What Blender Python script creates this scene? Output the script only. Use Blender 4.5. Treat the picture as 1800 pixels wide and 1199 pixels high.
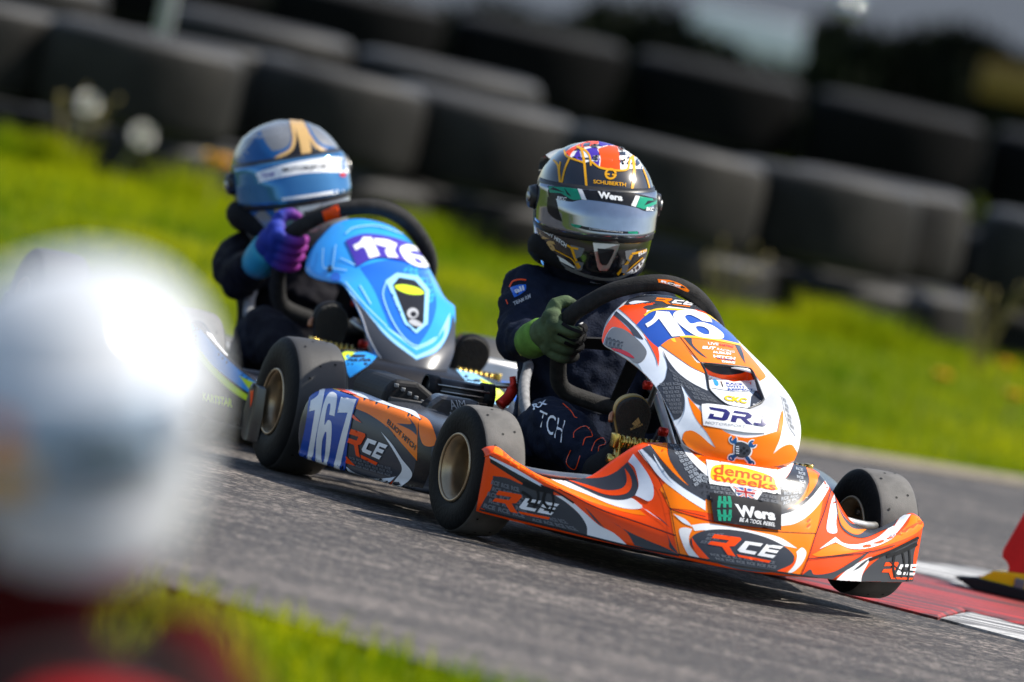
import bpy, bmesh, math, random
import numpy as np
from math import sin, cos, pi, radians, sqrt, atan2
from mathutils import Vector, Matrix, Quaternion
from mathutils.bvhtree import BVHTree
from mathutils.geometry import delaunay_2d_cdt
random.seed(7); rng = np.random.default_rng(7)
scene = bpy.context.scene
COL = scene.collection
for o in list(bpy.data.objects): bpy.data.objects.remove(o)

# ------------------------------------------------------------------ camera
PW, PH = 1800.0, 1199.0                     # size of the photograph in pixels
DIST = 24.0; ELEV = radians(2.45); ROLL = radians(12.0); FPX = 21456.0
FW = Vector((0, cos(ELEV), -sin(ELEV)))
CAM = Vector((0, 0, 0.385)) - DIST * FW
_U = Vector((0, sin(ELEV), cos(ELEV))); _R = Vector((1, 0, 0))
RT = cos(ROLL) * _R + sin(ROLL) * _U
UP = cos(ROLL) * _U - sin(ROLL) * _R
cd = bpy.data.cameras.new('camera'); cam = bpy.data.objects.new('camera', cd); COL.objects.link(cam)
cam.matrix_world = Matrix(((RT.x, UP.x, -FW.x, CAM.x), (RT.y, UP.y, -FW.y, CAM.y), (RT.z, UP.z, -FW.z, CAM.z), (0, 0, 0, 1)))
cd.sensor_fit = 'HORIZONTAL'; cd.sensor_width = 36.0; cd.lens = FPX / PW * 36.0
cd.clip_start = 0.5; cd.clip_end = 2000
cd.dof.use_dof = True; cd.dof.focus_distance = DIST + 0.05; cd.dof.aperture_fstop = 3.3
scene.camera = cam

# ------------------------------------------------------------------ sky, sun, exposure
SUN_EL = radians(54); SUN_AZ = radians(79)      # azimuth measured from +Y (away) towards +X (right)
SUN = Vector((cos(SUN_EL) * sin(SUN_AZ), cos(SUN_EL) * cos(SUN_AZ), sin(SUN_EL)))
world = bpy.data.worlds.new('World'); scene.world = world; world.use_nodes = True
nt = world.node_tree; nt.nodes.clear()
sky = nt.nodes.new('ShaderNodeTexSky'); sky.sky_type = 'NISHITA'; sky.sun_disc = False
sky.sun_elevation = SUN_EL; sky.sun_rotation = SUN_AZ; sky.air_density = 1.0; sky.dust_density = 1.5; sky.ozone_density = 1.0
bg = nt.nodes.new('ShaderNodeBackground'); bg.inputs[1].default_value = 0.135
wo = nt.nodes.new('ShaderNodeOutputWorld')
nt.links.new(sky.outputs[0], bg.inputs[0]); nt.links.new(bg.outputs[0], wo.inputs[0])
sl = bpy.data.lights.new('sun', 'SUN'); sl.energy = 4.8; sl.angle = radians(0.53); sl.color = (1.0, 0.95, 0.86)
so = bpy.data.objects.new('sun', sl); COL.objects.link(so)
so.rotation_euler = SUN.to_track_quat('Z', 'Y').to_euler(); so.location = (4, 2, 8)
scene.view_settings.view_transform = 'Standard'; scene.view_settings.look = 'None'
scene.view_settings.exposure = 0.5; scene.view_settings.gamma = 1.0; scene.view_settings.use_curve_mapping = False

# ------------------------------------------------------------------ pixels to rays
def ray(x, y):
    return (FW + RT * ((x - PW / 2) / FPX) - UP * ((y - PH / 2) / FPX)).normalized()
def ground(x, y, z=0.0):
    v = ray(x, y); return CAM + v * ((z - CAM.z) / v.z)
def at(x, y, Y):
    v = ray(x, y); return CAM + v * ((Y - CAM.y) / v.y)

# ------------------------------------------------------------------ materials
MATS = {}
def mat(name, col, rough=0.5, metal=0.0, coat=0.0, var=0.12, vscale=20.0, bump=0.0, bscale=60.0, spec=0.5, col2=None, dirt=0.0, trans=0.0, emis=None, sheen=0.0, coords='Object'):
    if name in MATS: return MATS[name]
    m = bpy.data.materials.new(name); m.use_nodes = True; t = m.node_tree; N = t.nodes; L = t.links
    b = N['Principled BSDF']
    tc = N.new('ShaderNodeTexCoord')
    nz = N.new('ShaderNodeTexNoise'); nz.inputs['Scale'].default_value = vscale; nz.inputs['Detail'].default_value = 4
    L.new(tc.outputs[coords], nz.inputs['Vector'])
    mx = N.new('ShaderNodeMix'); mx.data_type = 'RGBA'
    c = Vector(col)
    if col2 is None: a_, b_ = c * (1 - var), c * (1 + var)
    else: a_, b_ = c, Vector(col2)
    cr = N.new('ShaderNodeMapRange'); cr.inputs[1].default_value = 0.32; cr.inputs[2].default_value = 0.68
    L.new(nz.outputs['Fac'], cr.inputs[0])
    L.new(cr.outputs[0], mx.inputs['Factor'])
    mx.inputs['A'].default_value = (*[min(1, max(0, v)) for v in a_], 1); mx.inputs['B'].default_value = (*[min(1, max(0, v)) for v in b_], 1)
    out = mx.outputs['Result']
    if dirt > 0:
        n2 = N.new('ShaderNodeTexNoise'); n2.inputs['Scale'].default_value = vscale * 0.35; n2.inputs['Detail'].default_value = 8; n2.inputs['Roughness'].default_value = 0.7
        L.new(tc.outputs[coords], n2.inputs['Vector'])
        r2 = N.new('ShaderNodeMapRange'); r2.inputs[1].default_value = 0.5; r2.inputs[2].default_value = 0.75; r2.inputs[4].default_value = dirt
        L.new(n2.outputs['Fac'], r2.inputs[0])
        m2 = N.new('ShaderNodeMix'); m2.data_type = 'RGBA'; L.new(r2.outputs[0], m2.inputs['Factor']); L.new(out, m2.inputs['A'])
        m2.inputs['B'].default_value = (0.09, 0.075, 0.06, 1); out = m2.outputs['Result']
    L.new(out, b.inputs['Base Color'])
    rr = N.new('ShaderNodeMapRange'); rr.inputs[3].default_value = max(0, rough - 0.08); rr.inputs[4].default_value = min(1, rough + 0.08)
    L.new(nz.outputs['Fac'], rr.inputs[0]); L.new(rr.outputs[0], b.inputs['Roughness'])
    b.inputs['Metallic'].default_value = metal
    b.inputs['Coat Weight'].default_value = coat; b.inputs['Coat Roughness'].default_value = 0.12
    b.inputs['Specular IOR Level'].default_value = spec
    b.inputs['Transmission Weight'].default_value = trans
    b.inputs['Sheen Weight'].default_value = sheen
    if bump > 0:
        n3 = N.new('ShaderNodeTexNoise'); n3.inputs['Scale'].default_value = bscale; n3.inputs['Detail'].default_value = 6
        L.new(tc.outputs[coords], n3.inputs['Vector'])
        bp = N.new('ShaderNodeBump'); bp.inputs['Strength'].default_value = bump; bp.inputs['Distance'].default_value = 0.01
        L.new(n3.outputs['Fac'], bp.inputs['Height']); L.new(bp.outputs[0], b.inputs['Normal'])
    MATS[name] = m; return m

def vinyl(name, c, **k):
    k.setdefault('rough', 0.24); k.setdefault('coat', 0.06); k.setdefault('spec', 0.22); k.setdefault('var', 0.06); k.setdefault('vscale', 12); k.setdefault('dirt', 0.16)
    return mat(name, c, **k)
V = dict(
    orange=vinyl('orange_vinyl', (1.0, 0.20, 0.0)), red=vinyl('red_orange_vinyl', (1.0, 0.075, 0.002)),  # red tone of the flanks partly holds their shade in its colour
    white=vinyl('white_vinyl', (0.84, 0.84, 0.84)), pale=vinyl('shaded_white_vinyl', (0.72, 0.77, 0.84)), grey=vinyl('slate_vinyl', (0.045, 0.050, 0.062)),  # pale is white vinyl with a bluish shade put into its colour
    black=vinyl('black_vinyl', (0.012, 0.012, 0.014)), blue=vinyl('number_blue_vinyl', (0.012, 0.07, 0.38)), yellow=vinyl('yellow_vinyl', (0.90, 0.55, 0.01)),
    tread=vinyl('tread_print', (0.14, 0.15, 0.17)), treadl=vinyl('tread_print_light', (0.33, 0.36, 0.40)), navy=vinyl('navy_vinyl', (0.02, 0.02, 0.14)), green=vinyl('green_vinyl', (0.01, 0.28, 0.16)),
    gold=vinyl('gold_vinyl', (0.75, 0.36, 0.01)), silver=vinyl('silver_vinyl', (0.42, 0.43, 0.45), rough=0.25), tan=vinyl('tan_gold_vinyl', (0.55, 0.35, 0.14)),
    sky=vinyl('sky_blue_vinyl', (0.03, 0.33, 0.85)), azure=vinyl('azure_vinyl', (0.012, 0.13, 0.62)), mint=vinyl('pale_sky_vinyl', (0.30, 0.62, 0.90)), lime=vinyl('lime_vinyl', (0.65, 0.85, 0.02)),
    purple=vinyl('purple_vinyl', (0.06, 0.03, 0.35)), crimson=vinyl('crimson_vinyl', (0.45, 0.01, 0.015)), steel=vinyl('steel_blue_vinyl', (0.014, 0.09, 0.26)), teal=vinyl('dark_teal_vinyl', (0.006, 0.03, 0.04)),
    darkgrey=vinyl('dark_grey_vinyl', (0.03, 0.031, 0.034)), graphite=vinyl('graphite_vinyl', (0.16, 0.165, 0.17)))
RUB = mat('tyre_sidewall', (0.008, 0.008, 0.008), spec=0.12, rough=0.6, var=0.3, vscale=30, bump=0.15, bscale=120)
TRD = mat('tyre_tread', (0.11, 0.104, 0.096), rough=0.75, var=0.35, vscale=22, bump=0.12, bscale=420, dirt=0.3)
TRDR = mat('tyre_tread_worn', (0.035, 0.034, 0.033), rough=0.6, var=0.25, vscale=9, bump=0.08, bscale=420, dirt=0.1)
RIM = mat('bronze_magnesium', (0.46, 0.34, 0.21), rough=0.34, metal=0.8, var=0.2, dirt=0.12, bump=0.05)
GOLD = mat('anodised_gold', (0.62, 0.42, 0.10), rough=0.25, metal=1.0, var=0.15)
STEEL = mat('brushed_steel', (0.50, 0.49, 0.46), rough=0.42, metal=1.0, var=0.2)
BLK = mat('black_plastic', (0.012, 0.012, 0.013), rough=0.38, var=0.3, vscale=40, bump=0.03)
BLKM = mat('matt_black_plastic', (0.010, 0.010, 0.011), spec=0.25, rough=0.6, var=0.3, vscale=40, bump=0.06)
TUBE = mat('powder_coated_tube', (0.012, 0.012, 0.014), rough=0.3, coat=0.4, var=0.2)
SUEDE = mat('black_suede', (0.022, 0.021, 0.020), rough=0.85, var=0.35, vscale=60, bump=0.25, bscale=300, spec=0.25)
REDM = mat('anodised_red', (0.62, 0.02, 0.008), rough=0.35, metal=0.4, var=0.1)
CARB = mat('ribbed_carbon', (0.03, 0.031, 0.034), rough=0.35, coat=0.5, var=0.3, vscale=80, bump=0.1, bscale=200)

# ------------------------------------------------------------------ mesh helpers
def link(name, verts, faces, m=None, parent=None, smooth=True, mats=None, mi=None):
    me = bpy.data.meshes.new(name); me.from_pydata([tuple(v) for v in verts], [], [tuple(f) for f in faces]); me.update()
    for mm in (mats or ([m] if m else [])): me.materials.append(mm)
    if mi is not None: me.polygons.foreach_set('material_index', mi)
    if smooth: me.polygons.foreach_set('use_smooth', [True] * len(me.polygons))
    o = bpy.data.objects.new(name, me); COL.objects.link(o)
    if parent is not None: o.parent = parent
    return o
def empty(name, M=None, label=None, cat=None, group=None):
    o = bpy.data.objects.new(name, None); COL.objects.link(o); o.empty_display_size = 0.1
    if M is not None: o.matrix_world = M
    tag(o, label, cat, group); return o
def tag(o, label=None, cat=None, group=None, kind=None):
    if label: o['label'] = label
    if cat: o['category'] = cat
    if group: o['group'] = group
    if kind: o['kind'] = kind
    return o
class MB:
    def __init__(s): s.v = []; s.f = []; s.m = []
    def add(s, v, f, mi=0):
        n = len(s.v); s.v += [Vector(p) for p in v]; s.f += [tuple(i + n for i in q) for q in f]; s.m += [mi] * len(f); return s
    def build(s, name, m=None, parent=None, smooth=True, mats=None):
        return link(name, s.v, s.f, m, parent, smooth, mats, s.m if mats else None)
def catmull(P, n, closed=False):
    P = [Vector(p) for p in P]; N = len(P); out = []
    segs = N if closed else N - 1
    for i in range(segs):
        p1, p2 = P[i % N], P[(i + 1) % N]
        p0 = P[(i - 1) % N] if closed or i > 0 else p1 * 2 - p2
        p3 = P[(i + 2) % N] if closed or i + 2 < N else p2 * 2 - p1
        for k in range(n):
            t = k / n
            out.append(0.5 * ((2 * p1) + (p2 - p0) * t + (2 * p0 - 5 * p1 + 4 * p2 - p3) * t * t + (3 * p1 - p0 - 3 * p2 + p3) * t ** 3))
    if not closed: out.append(P[-1])
    return out
def grid(rows, closed_u=False, closed_v=False):
    nr, nc = len(rows), len(rows[0]); v = [p for r_ in rows for p in r_]; f = []
    for i in range(nr if closed_v else nr - 1):
        for j in range(nc if closed_u else nc - 1):
            a = i * nc + j; b = i * nc + (j + 1) % nc; c = ((i + 1) % nr) * nc + (j + 1) % nc; d = ((i + 1) % nr) * nc + j
            f.append((a, b, c, d))
    return v, f
def tube(path, r, seg=12, closed=False, caps=True):
    P = [Vector(p) for p in path]; n = len(P); R = r if isinstance(r, (list, tuple)) else [r] * n
    T = []
    for i in range(n):
        a = P[(i - 1) % n] if closed or i > 0 else P[i]; b = P[(i + 1) % n] if closed or i < n - 1 else P[i]
        t = (b - a); T.append(t.normalized() if t.length > 1e-9 else Vector((0, 0, 1)))
    up = Vector((0, 0, 1)) if abs(T[0].z) < 0.9 else Vector((1, 0, 0))
    nrm = (up - T[0] * up.dot(T[0])).normalized(); rows = []
    for i in range(n):
        if i: nrm = (nrm - T[i] * nrm.dot(T[i])).normalized()
        bi = T[i].cross(nrm)
        rows.append([P[i] + (nrm * cos(2 * pi * k / seg) + bi * sin(2 * pi * k / seg)) * R[i] for k in range(seg)])
    v, f = grid(rows, True, closed)
    if caps and not closed:
        f.append(tuple(reversed(range(seg)))); f.append(tuple(range(len(v) - seg, len(v))))
    return v, f
def lathe(prof, axis='x', seg=40, c=(0, 0, 0)):
    c = Vector(c); rows = []
    for a, r in prof:
        row = []
        for k in range(seg):
            t = 2 * pi * k / seg
            if axis == 'x': p = Vector((a, r * cos(t), r * sin(t)))
            elif axis == 'y': p = Vector((r * sin(t), a, r * cos(t)))
            else: p = Vector((r * cos(t), r * sin(t), a))
            row.append(p + c)
        rows.append(row)
    return grid(rows, True)
def box(c, s, bev=0.0):
    c = Vector(c); h = Vector(s) / 2
    if bev <= 0:
        v = [c + Vector((x * h.x, y * h.y, z * h.z)) for x in (-1, 1) for y in (-1, 1) for z in (-1, 1)]
        return v, [(0, 1, 3, 2), (4, 6, 7, 5), (0, 4, 5, 1), (2, 3, 7, 6), (0, 2, 6, 4), (1, 5, 7, 3)]
    bm = bmesh.new(); bmesh.ops.create_cube(bm, size=1)
    for q in bm.verts: q.co = Vector((q.co.x * s[0], q.co.y * s[1], q.co.z * s[2]))
    bmesh.ops.bevel(bm, geom=list(bm.edges), offset=bev, segments=2, affect='EDGES', profile=0.6)
    bm.verts.ensure_lookup_table(); v = [q.co + c for q in bm.verts]; f = [tuple(q.index for q in k.verts) for k in bm.faces]; bm.free()
    return v, f
def extrude_poly(P, n):                          # closed 3-D polygon P, pushed along vector n
    P = [Vector(p) for p in P]; n = Vector(n); k = len(P)
    v = P + [p + n for p in P]; f = [tuple(reversed(range(k))), tuple(range(k, 2 * k))]
    f += [(i, (i + 1) % k, k + (i + 1) % k, k + i) for i in range(k)]
    return v, f
def rot(v, f, M): return [M @ Vector(p) for p in v], f
def outward(o, c):
    """cut a mesh into triangles and turn its faces away from point c"""
    bm = bmesh.new(); bm.from_mesh(o.data); bmesh.ops.triangulate(bm, faces=bm.faces[:]); c = Vector(c)
    if sum(f.normal.dot(f.calc_center_median() - c) * f.calc_area() for f in bm.faces) < 0: bmesh.ops.reverse_faces(bm, faces=bm.faces[:])
    bm.to_mesh(o.data); bm.free(); o.data.update(); return o
def mod(o, typ, **k):
    m = o.modifiers.new(typ.lower(), typ)
    for a, b in k.items(): setattr(m, a, b)
    return m

# ------------------------------------------------------------------ stickers laid on surfaces
class Frame:                                      # a local frame (kart) in which rays through photo pixels are cast
    def __init__(s, M): s.M = M; s.I = M.inverted(); s.o = s.I @ CAM; s.r = s.I.to_3x3()
    def d(s, x, y): return (s.r @ ray(x, y)).normalized()
    def un(s, x, y, **k):
        (ax, val), = k.items(); i = 'xyz'.index(ax); d = s.d(x, y); return s.o + d * ((val - s.o[i]) / d[i])
    def plane(s, x, y, p0, n):
        d = s.d(x, y); n = Vector(n); return s.o + d * ((Vector(p0) - s.o).dot(n) / d.dot(n))
def bvh_of(o, evaluated=False):
    if evaluated:
        dg = bpy.context.evaluated_depsgraph_get(); dg.update(); me = o.evaluated_get(dg).to_mesh()
    else: me = o.data
    t = BVHTree.FromPolygons([v.co.copy() for v in me.vertices], [tuple(p.vertices) for p in me.polygons])
    if evaluated: o.evaluated_get(dg).to_mesh_clear()
    return t
ZR = dict(A=(0, 0, 1.0), z3=(1020, 490, 400 / 1332), z4=(840, 760, 400 / 1800), z5=(1160, 760, 500 / 1763), f1=(1040, 510, 380 / 1800), f2=(1040, 670, 380 / 1800),
          z6=(500, 600, 440 / 1465), hz=(930, 240, 240 / 1107), z8=(340, 500, 560 / 1679), g4=(880, 560, 320 / 1370), s2=(860, 440, 400 / 1199), b7=(470, 360, 360 / 1308), h7=(360, 190, 460 / 1491), p6=(340, 540, 300 / 1383))
def Z(key, pts):
    ox, oy, s = ZR[key]; return [(ox + p[0] * s, oy + p[1] * s) + tuple(p[2:]) for p in pts]
def smooth_loop(pts, n=6):
    """closed outline; a point with a third entry is a sharp corner, runs between corners are splined"""
    cs = [i for i, p in enumerate(pts) if len(p) > 2]
    q = [Vector((p[0], p[1], 0)) for p in pts]
    if not cs: return [(p.x, p.y) for p in catmull(q, n, True)]
    out = []
    for a, c in enumerate(cs):
        e = cs[(a + 1) % len(cs)]
        run = [q[(c + k) % len(q)] for k in range(((e - c) % len(q) or len(q)) + 1)]
        out += [(p.x, p.y) for p in (catmull(run, n)[:-1] if len(run) > 2 else run[:-1])]
    return out
def inside(pts, loops):
    pts = np.asarray(pts); r_ = np.zeros(len(pts), bool)
    for L in loops:
        L = np.asarray(L); x0, y0 = L[:, 0], L[:, 1]; x1, y1 = np.roll(x0, -1), np.roll(y0, -1)
        for k in range(len(L)):
            if y0[k] == y1[k]: continue
            c = ((y0[k] > pts[:, 1]) != (y1[k] > pts[:, 1]))
            xi = (x1[k] - x0[k]) * (pts[:, 1] - y0[k]) / (y1[k] - y0[k]) + x0[k]
            r_ ^= c & (pts[:, 0] < xi)
    return r_
def fill(loops, step):
    V2 = []; E = []
    for L in loops:
        D = []
        for i in range(len(L)):
            a = np.array(L[i]); b = np.array(L[(i + 1) % len(L)]); k = max(1, int(np.hypot(*(b - a)) / step))
            D += [tuple(a + (b - a) * j / k) for j in range(k)]
        n0 = len(V2); V2 += D; E += [(n0 + i, n0 + (i + 1) % len(D)) for i in range(len(D))]
    A = np.array(V2); lo, hi = A.min(0), A.max(0)
    gx, gy = np.meshgrid(np.arange(lo[0] + step / 2, hi[0], step), np.arange(lo[1] + step / 2, hi[1], step))
    G = np.stack([gx.ravel(), gy.ravel()], 1)
    if len(G):
        G = G[inside(G, loops)]; V2 += [tuple(g) for g in G]
    r_ = delaunay_2d_cdt([Vector(p) for p in V2], E, [], 0, 1e-3)
    vs = np.array([tuple(p) for p in r_[0]]); fs = [f for f in r_[2] if len(f) == 3]
    if not fs: return vs, []
    ctr = np.array([(vs[f[0]] + vs[f[1]] + vs[f[2]]) / 3 for f in fs]); ok = inside(ctr, loops)
    return vs, [f for f, k in zip(fs, ok) if k]
def lay(fr, bvh, vs, fs, h, maxedge=0.06, depth=3):
    """drop flat triangles (photo pixels) onto the surface; those that run over its edge are cut smaller so the rim stays clean"""
    Q = [tuple(q) for q in vs]; P = []
    def cast(q):
        d = fr.d(*q); hit = bvh.ray_cast(fr.o, d)
        if hit[0] is None: return None
        n = hit[1] if hit[1].dot(d) < 0 else -hit[1]
        return hit[0] + n * h
    P = [cast(q) for q in Q]; F = []; todo = [(tuple(f), 0) for f in fs]; mid = {}
    def m(a, b):
        k = (a, b) if a < b else (b, a)
        if k not in mid:
            Q.append(((Q[a][0] + Q[b][0]) / 2, (Q[a][1] + Q[b][1]) / 2)); P.append(cast(Q[-1])); mid[k] = len(Q) - 1
        return mid[k]
    while todo:
        f, lv = todo.pop(); q = [P[i] for i in f]; n_ = sum(p is None for p in q)
        bad = n_ > 0 or max((q[0] - q[1]).length, (q[1] - q[2]).length, (q[2] - q[0]).length) > maxedge
        if bad:
            if lv < depth and n_ < 3:
                a, b, c = f; x, y, z = m(a, b), m(b, c), m(c, a); todo += [((a, x, z), lv + 1), ((x, b, y), lv + 1), ((z, y, c), lv + 1), ((x, y, z), lv + 1)]
            continue
        F.append(f if (q[1] - q[0]).cross(q[2] - q[0]).dot(fr.o - q[0]) > 0 else tuple(reversed(f)))
    return P, F
JOIN = {'tread_pattern', 'small_print', 'white_sticker', 'black_sticker', 'flag', 'spanner_sticker', 'scoop_print', 'mascot_badge', 'visor_base_strip', 'badge', 'driver_number', 'maker_lettering', 'leg_lettering', 'sleeve_badge', 'sleeve_lettering', 'chest_lettering', 'sole_mark', 'glove_mark', 'lettering', 'orange_badge'}
def refine(P, F, bvh, h, lmax=0.0075, rounds=4):
    """split long edges and drop the new points back onto the surface"""
    P = list(P)
    for _ in range(rounds):
        mid = {}
        def m(a, b):
            k = (a, b) if a < b else (b, a)
            if k not in mid:
                if (P[a] - P[b]).length <= lmax: mid[k] = -1
                else:
                    q = (P[a] + P[b]) / 2; r_ = bvh.find_nearest(q)
                    n = r_[1] if r_[1].dot(q - r_[0]) >= 0 or (q - r_[0]).length < 1e-6 else -r_[1]
                    if n.dot(P[a] - r_[0]) + n.dot(P[b] - r_[0]) < -0.004: n = -n
                    P.append(r_[0] + n * h); mid[k] = len(P) - 1
            return mid[k]
        G = []; ch = False
        for a, b, c in F:
            x, y, z = m(a, b), m(b, c), m(c, a); s_ = (x >= 0) + (y >= 0) + (z >= 0)
            if s_ == 0: G.append((a, b, c)); continue
            ch = True
            if s_ == 3: G += [(a, x, z), (x, b, y), (z, y, c), (x, y, z)]
            elif s_ == 1:
                if x >= 0: G += [(a, x, c), (x, b, c)]
                elif y >= 0: G += [(a, b, y), (a, y, c)]
                else: G += [(a, b, z), (z, b, c)]
            else:
                if x < 0: G += [(c, z, y), (z, a, y), (a, b, y)]
                elif y < 0: G += [(a, x, z), (x, b, z), (b, c, z)]
                else: G += [(b, y, x), (y, c, x), (c, a, x)]
        F = G
        if not ch: break
    return P, F
class Stick:
    """collects sheets of vinyl for one panel; one mesh for each name and colour"""
    def __init__(s, fr, bvh, parent, lmax=0.0075): s.fr = fr; s.b = bvh; s.par = parent; s.acc = {}; s.lmax = lmax
    def put(s, name, m, vs, fs, layer, maxedge=0.06):
        P, F = lay(s.fr, s.b, vs, fs, 0.0004 * layer, maxedge)
        if not F: return
        P, F = refine(P, F, s.b, 0.0004 * layer, s.lmax)
        used = sorted({i for f in F for i in f}); mp = {i: k for k, i in enumerate(used)}
        s.acc.setdefault((name, m, 0 if name in JOIN else len(s.acc)), MB()).add([P[i] for i in used], [tuple(mp[i] for i in f) for f in F])
    def poly(s, name, m, loops, layer=1, step=7, sm=True, n=6):
        if not isinstance(loops[0], list): loops = [loops]
        L = [smooth_loop(l, n) if sm else [p[:2] for p in l] for l in loops]
        vs, fs = fill(L, step); s.put(name, V[m] if isinstance(m, str) else m, vs, fs, layer)
    def line(s, name, m, pts, w, layer=1, closed=False, sm=True):
        P = [Vector((p[0], p[1], 0)) for p in pts]
        if sm and len(P) > 2: P = catmull(P, 6, closed)
        k = len(P); vs = []; fs = []
        for i in range(k):
            a = P[(i - 1) % k] if closed or i else P[i]; b = P[(i + 1) % k] if closed or i < k - 1 else P[i]
            t = (b - a).normalized(); nn = Vector((-t.y, t.x, 0)) * w / 2
            if not closed and w > 0 and False: pass
            vs += [tuple((P[i] + nn)[:2]), tuple((P[i] - nn)[:2])]
        for i in range(k if closed else k - 1):
            a, b, c, d = 2 * i, 2 * i + 1, 2 * ((i + 1) % k) + 1, 2 * ((i + 1) % k); fs += [(a, b, c), (a, c, d)]
        s.put(name, V[m] if isinstance(m, str) else m, vs, fs, layer)
    def quad(s, q, u, v):                          # bilinear quad tl,tr,br,bl
        a, b, c, d = [np.array(p[:2], float) for p in q]
        return (a * (1 - u) + b * u) * (1 - v) + (d * (1 - u) + c * u) * v
    def shape(s, name, m, loops, q, layer=1, step=6, sm=False):   # loops in the unit square (y down) mapped into a quad
        L = [[tuple(s.quad(q, p[0], p[1])) + tuple(p[2:]) for p in l] for l in loops]
        s.poly(name, m, L, layer, step, sm)
    def text(s, name, m, txt, q, layer=1, bold=0.02, shear=0.0):
        c = bpy.data.curves.new('t', 'FONT'); c.body = txt; c.offset = bold; c.shear = shear; c.resolution_u = 3
        o = bpy.data.objects.new('t', c); COL.objects.link(o)
        dg = bpy.context.evaluated_depsgraph_get(); me = bpy.data.meshes.new_from_object(o.evaluated_get(dg))
        bpy.data.objects.remove(o); bpy.data.curves.remove(c)
        bm = bmesh.new(); bm.from_mesh(me); bmesh.ops.triangulate(bm, faces=bm.faces[:]); bm.verts.ensure_lookup_table()
        A = np.array([tuple(v.co[:2]) for v in bm.verts]); F = [tuple(v.index for v in f.verts) for f in bm.faces]; bm.free(); bpy.data.meshes.remove(me)
        if not len(A): return
        lo, hi = A.min(0), A.max(0)
        vs = [tuple(s.quad(q, (p[0] - lo[0]) / (hi[0] - lo[0]), 1 - (p[1] - lo[1]) / (hi[1] - lo[1]))) for p in A]
        s.put(name, V[m] if isinstance(m, str) else m, vs, F, layer, 0.12)
    def done(s, **labels):
        out = {}
        for (name, m, _), mb in s.acc.items():
            o = mb.build(name, m, s.par); out.setdefault(name, []).append(o)
            if name in labels: o['label'] = labels[name]
            if name in ('tread_pattern', 'small_print'): o['kind'] = 'stuff'
        s.acc = {}; return out
RCE_R = [[(0.07, 0.0), (0.42, 0.0), (0.44, 0.10), (0.37, 0.48), (0.30, 0.55), (0.36, 0.80), (0.42, 1.0), (0.30, 1.0), (0.20, 0.62), (0.0, 0.62), (0.04, 0.42), (0.25, 0.40), (0.28, 0.22), (0.04, 0.24)]]
RCE_C = [[(0.50, 0.14), (0.74, 0.14), (0.72, 0.30), (0.56, 0.30), (0.53, 0.58), (0.69, 0.58), (0.67, 0.74), (0.46, 0.74), (0.42, 0.66)]]
RCE_E = [[(0.79, 0.14), (1.02, 0.14), (0.99, 0.28), (0.84, 0.28), (0.835, 0.36), (0.98, 0.36), (0.96, 0.50), (0.81, 0.50), (0.80, 0.60), (0.96, 0.60), (0.93, 0.75), (0.71, 0.75)]]
RCE_U = [[(0.42, 0.88), (0.92, 0.88), (0.90, 1.0), (0.46, 1.0)]]
def rce(st, name, q, layer, white='white', red='red'):
    for l in (RCE_R, RCE_U): st.shape(name, red, l, q, layer, 5)
    for l in (RCE_C, RCE_E): st.shape(name, white, l, q, layer, 5)
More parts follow.
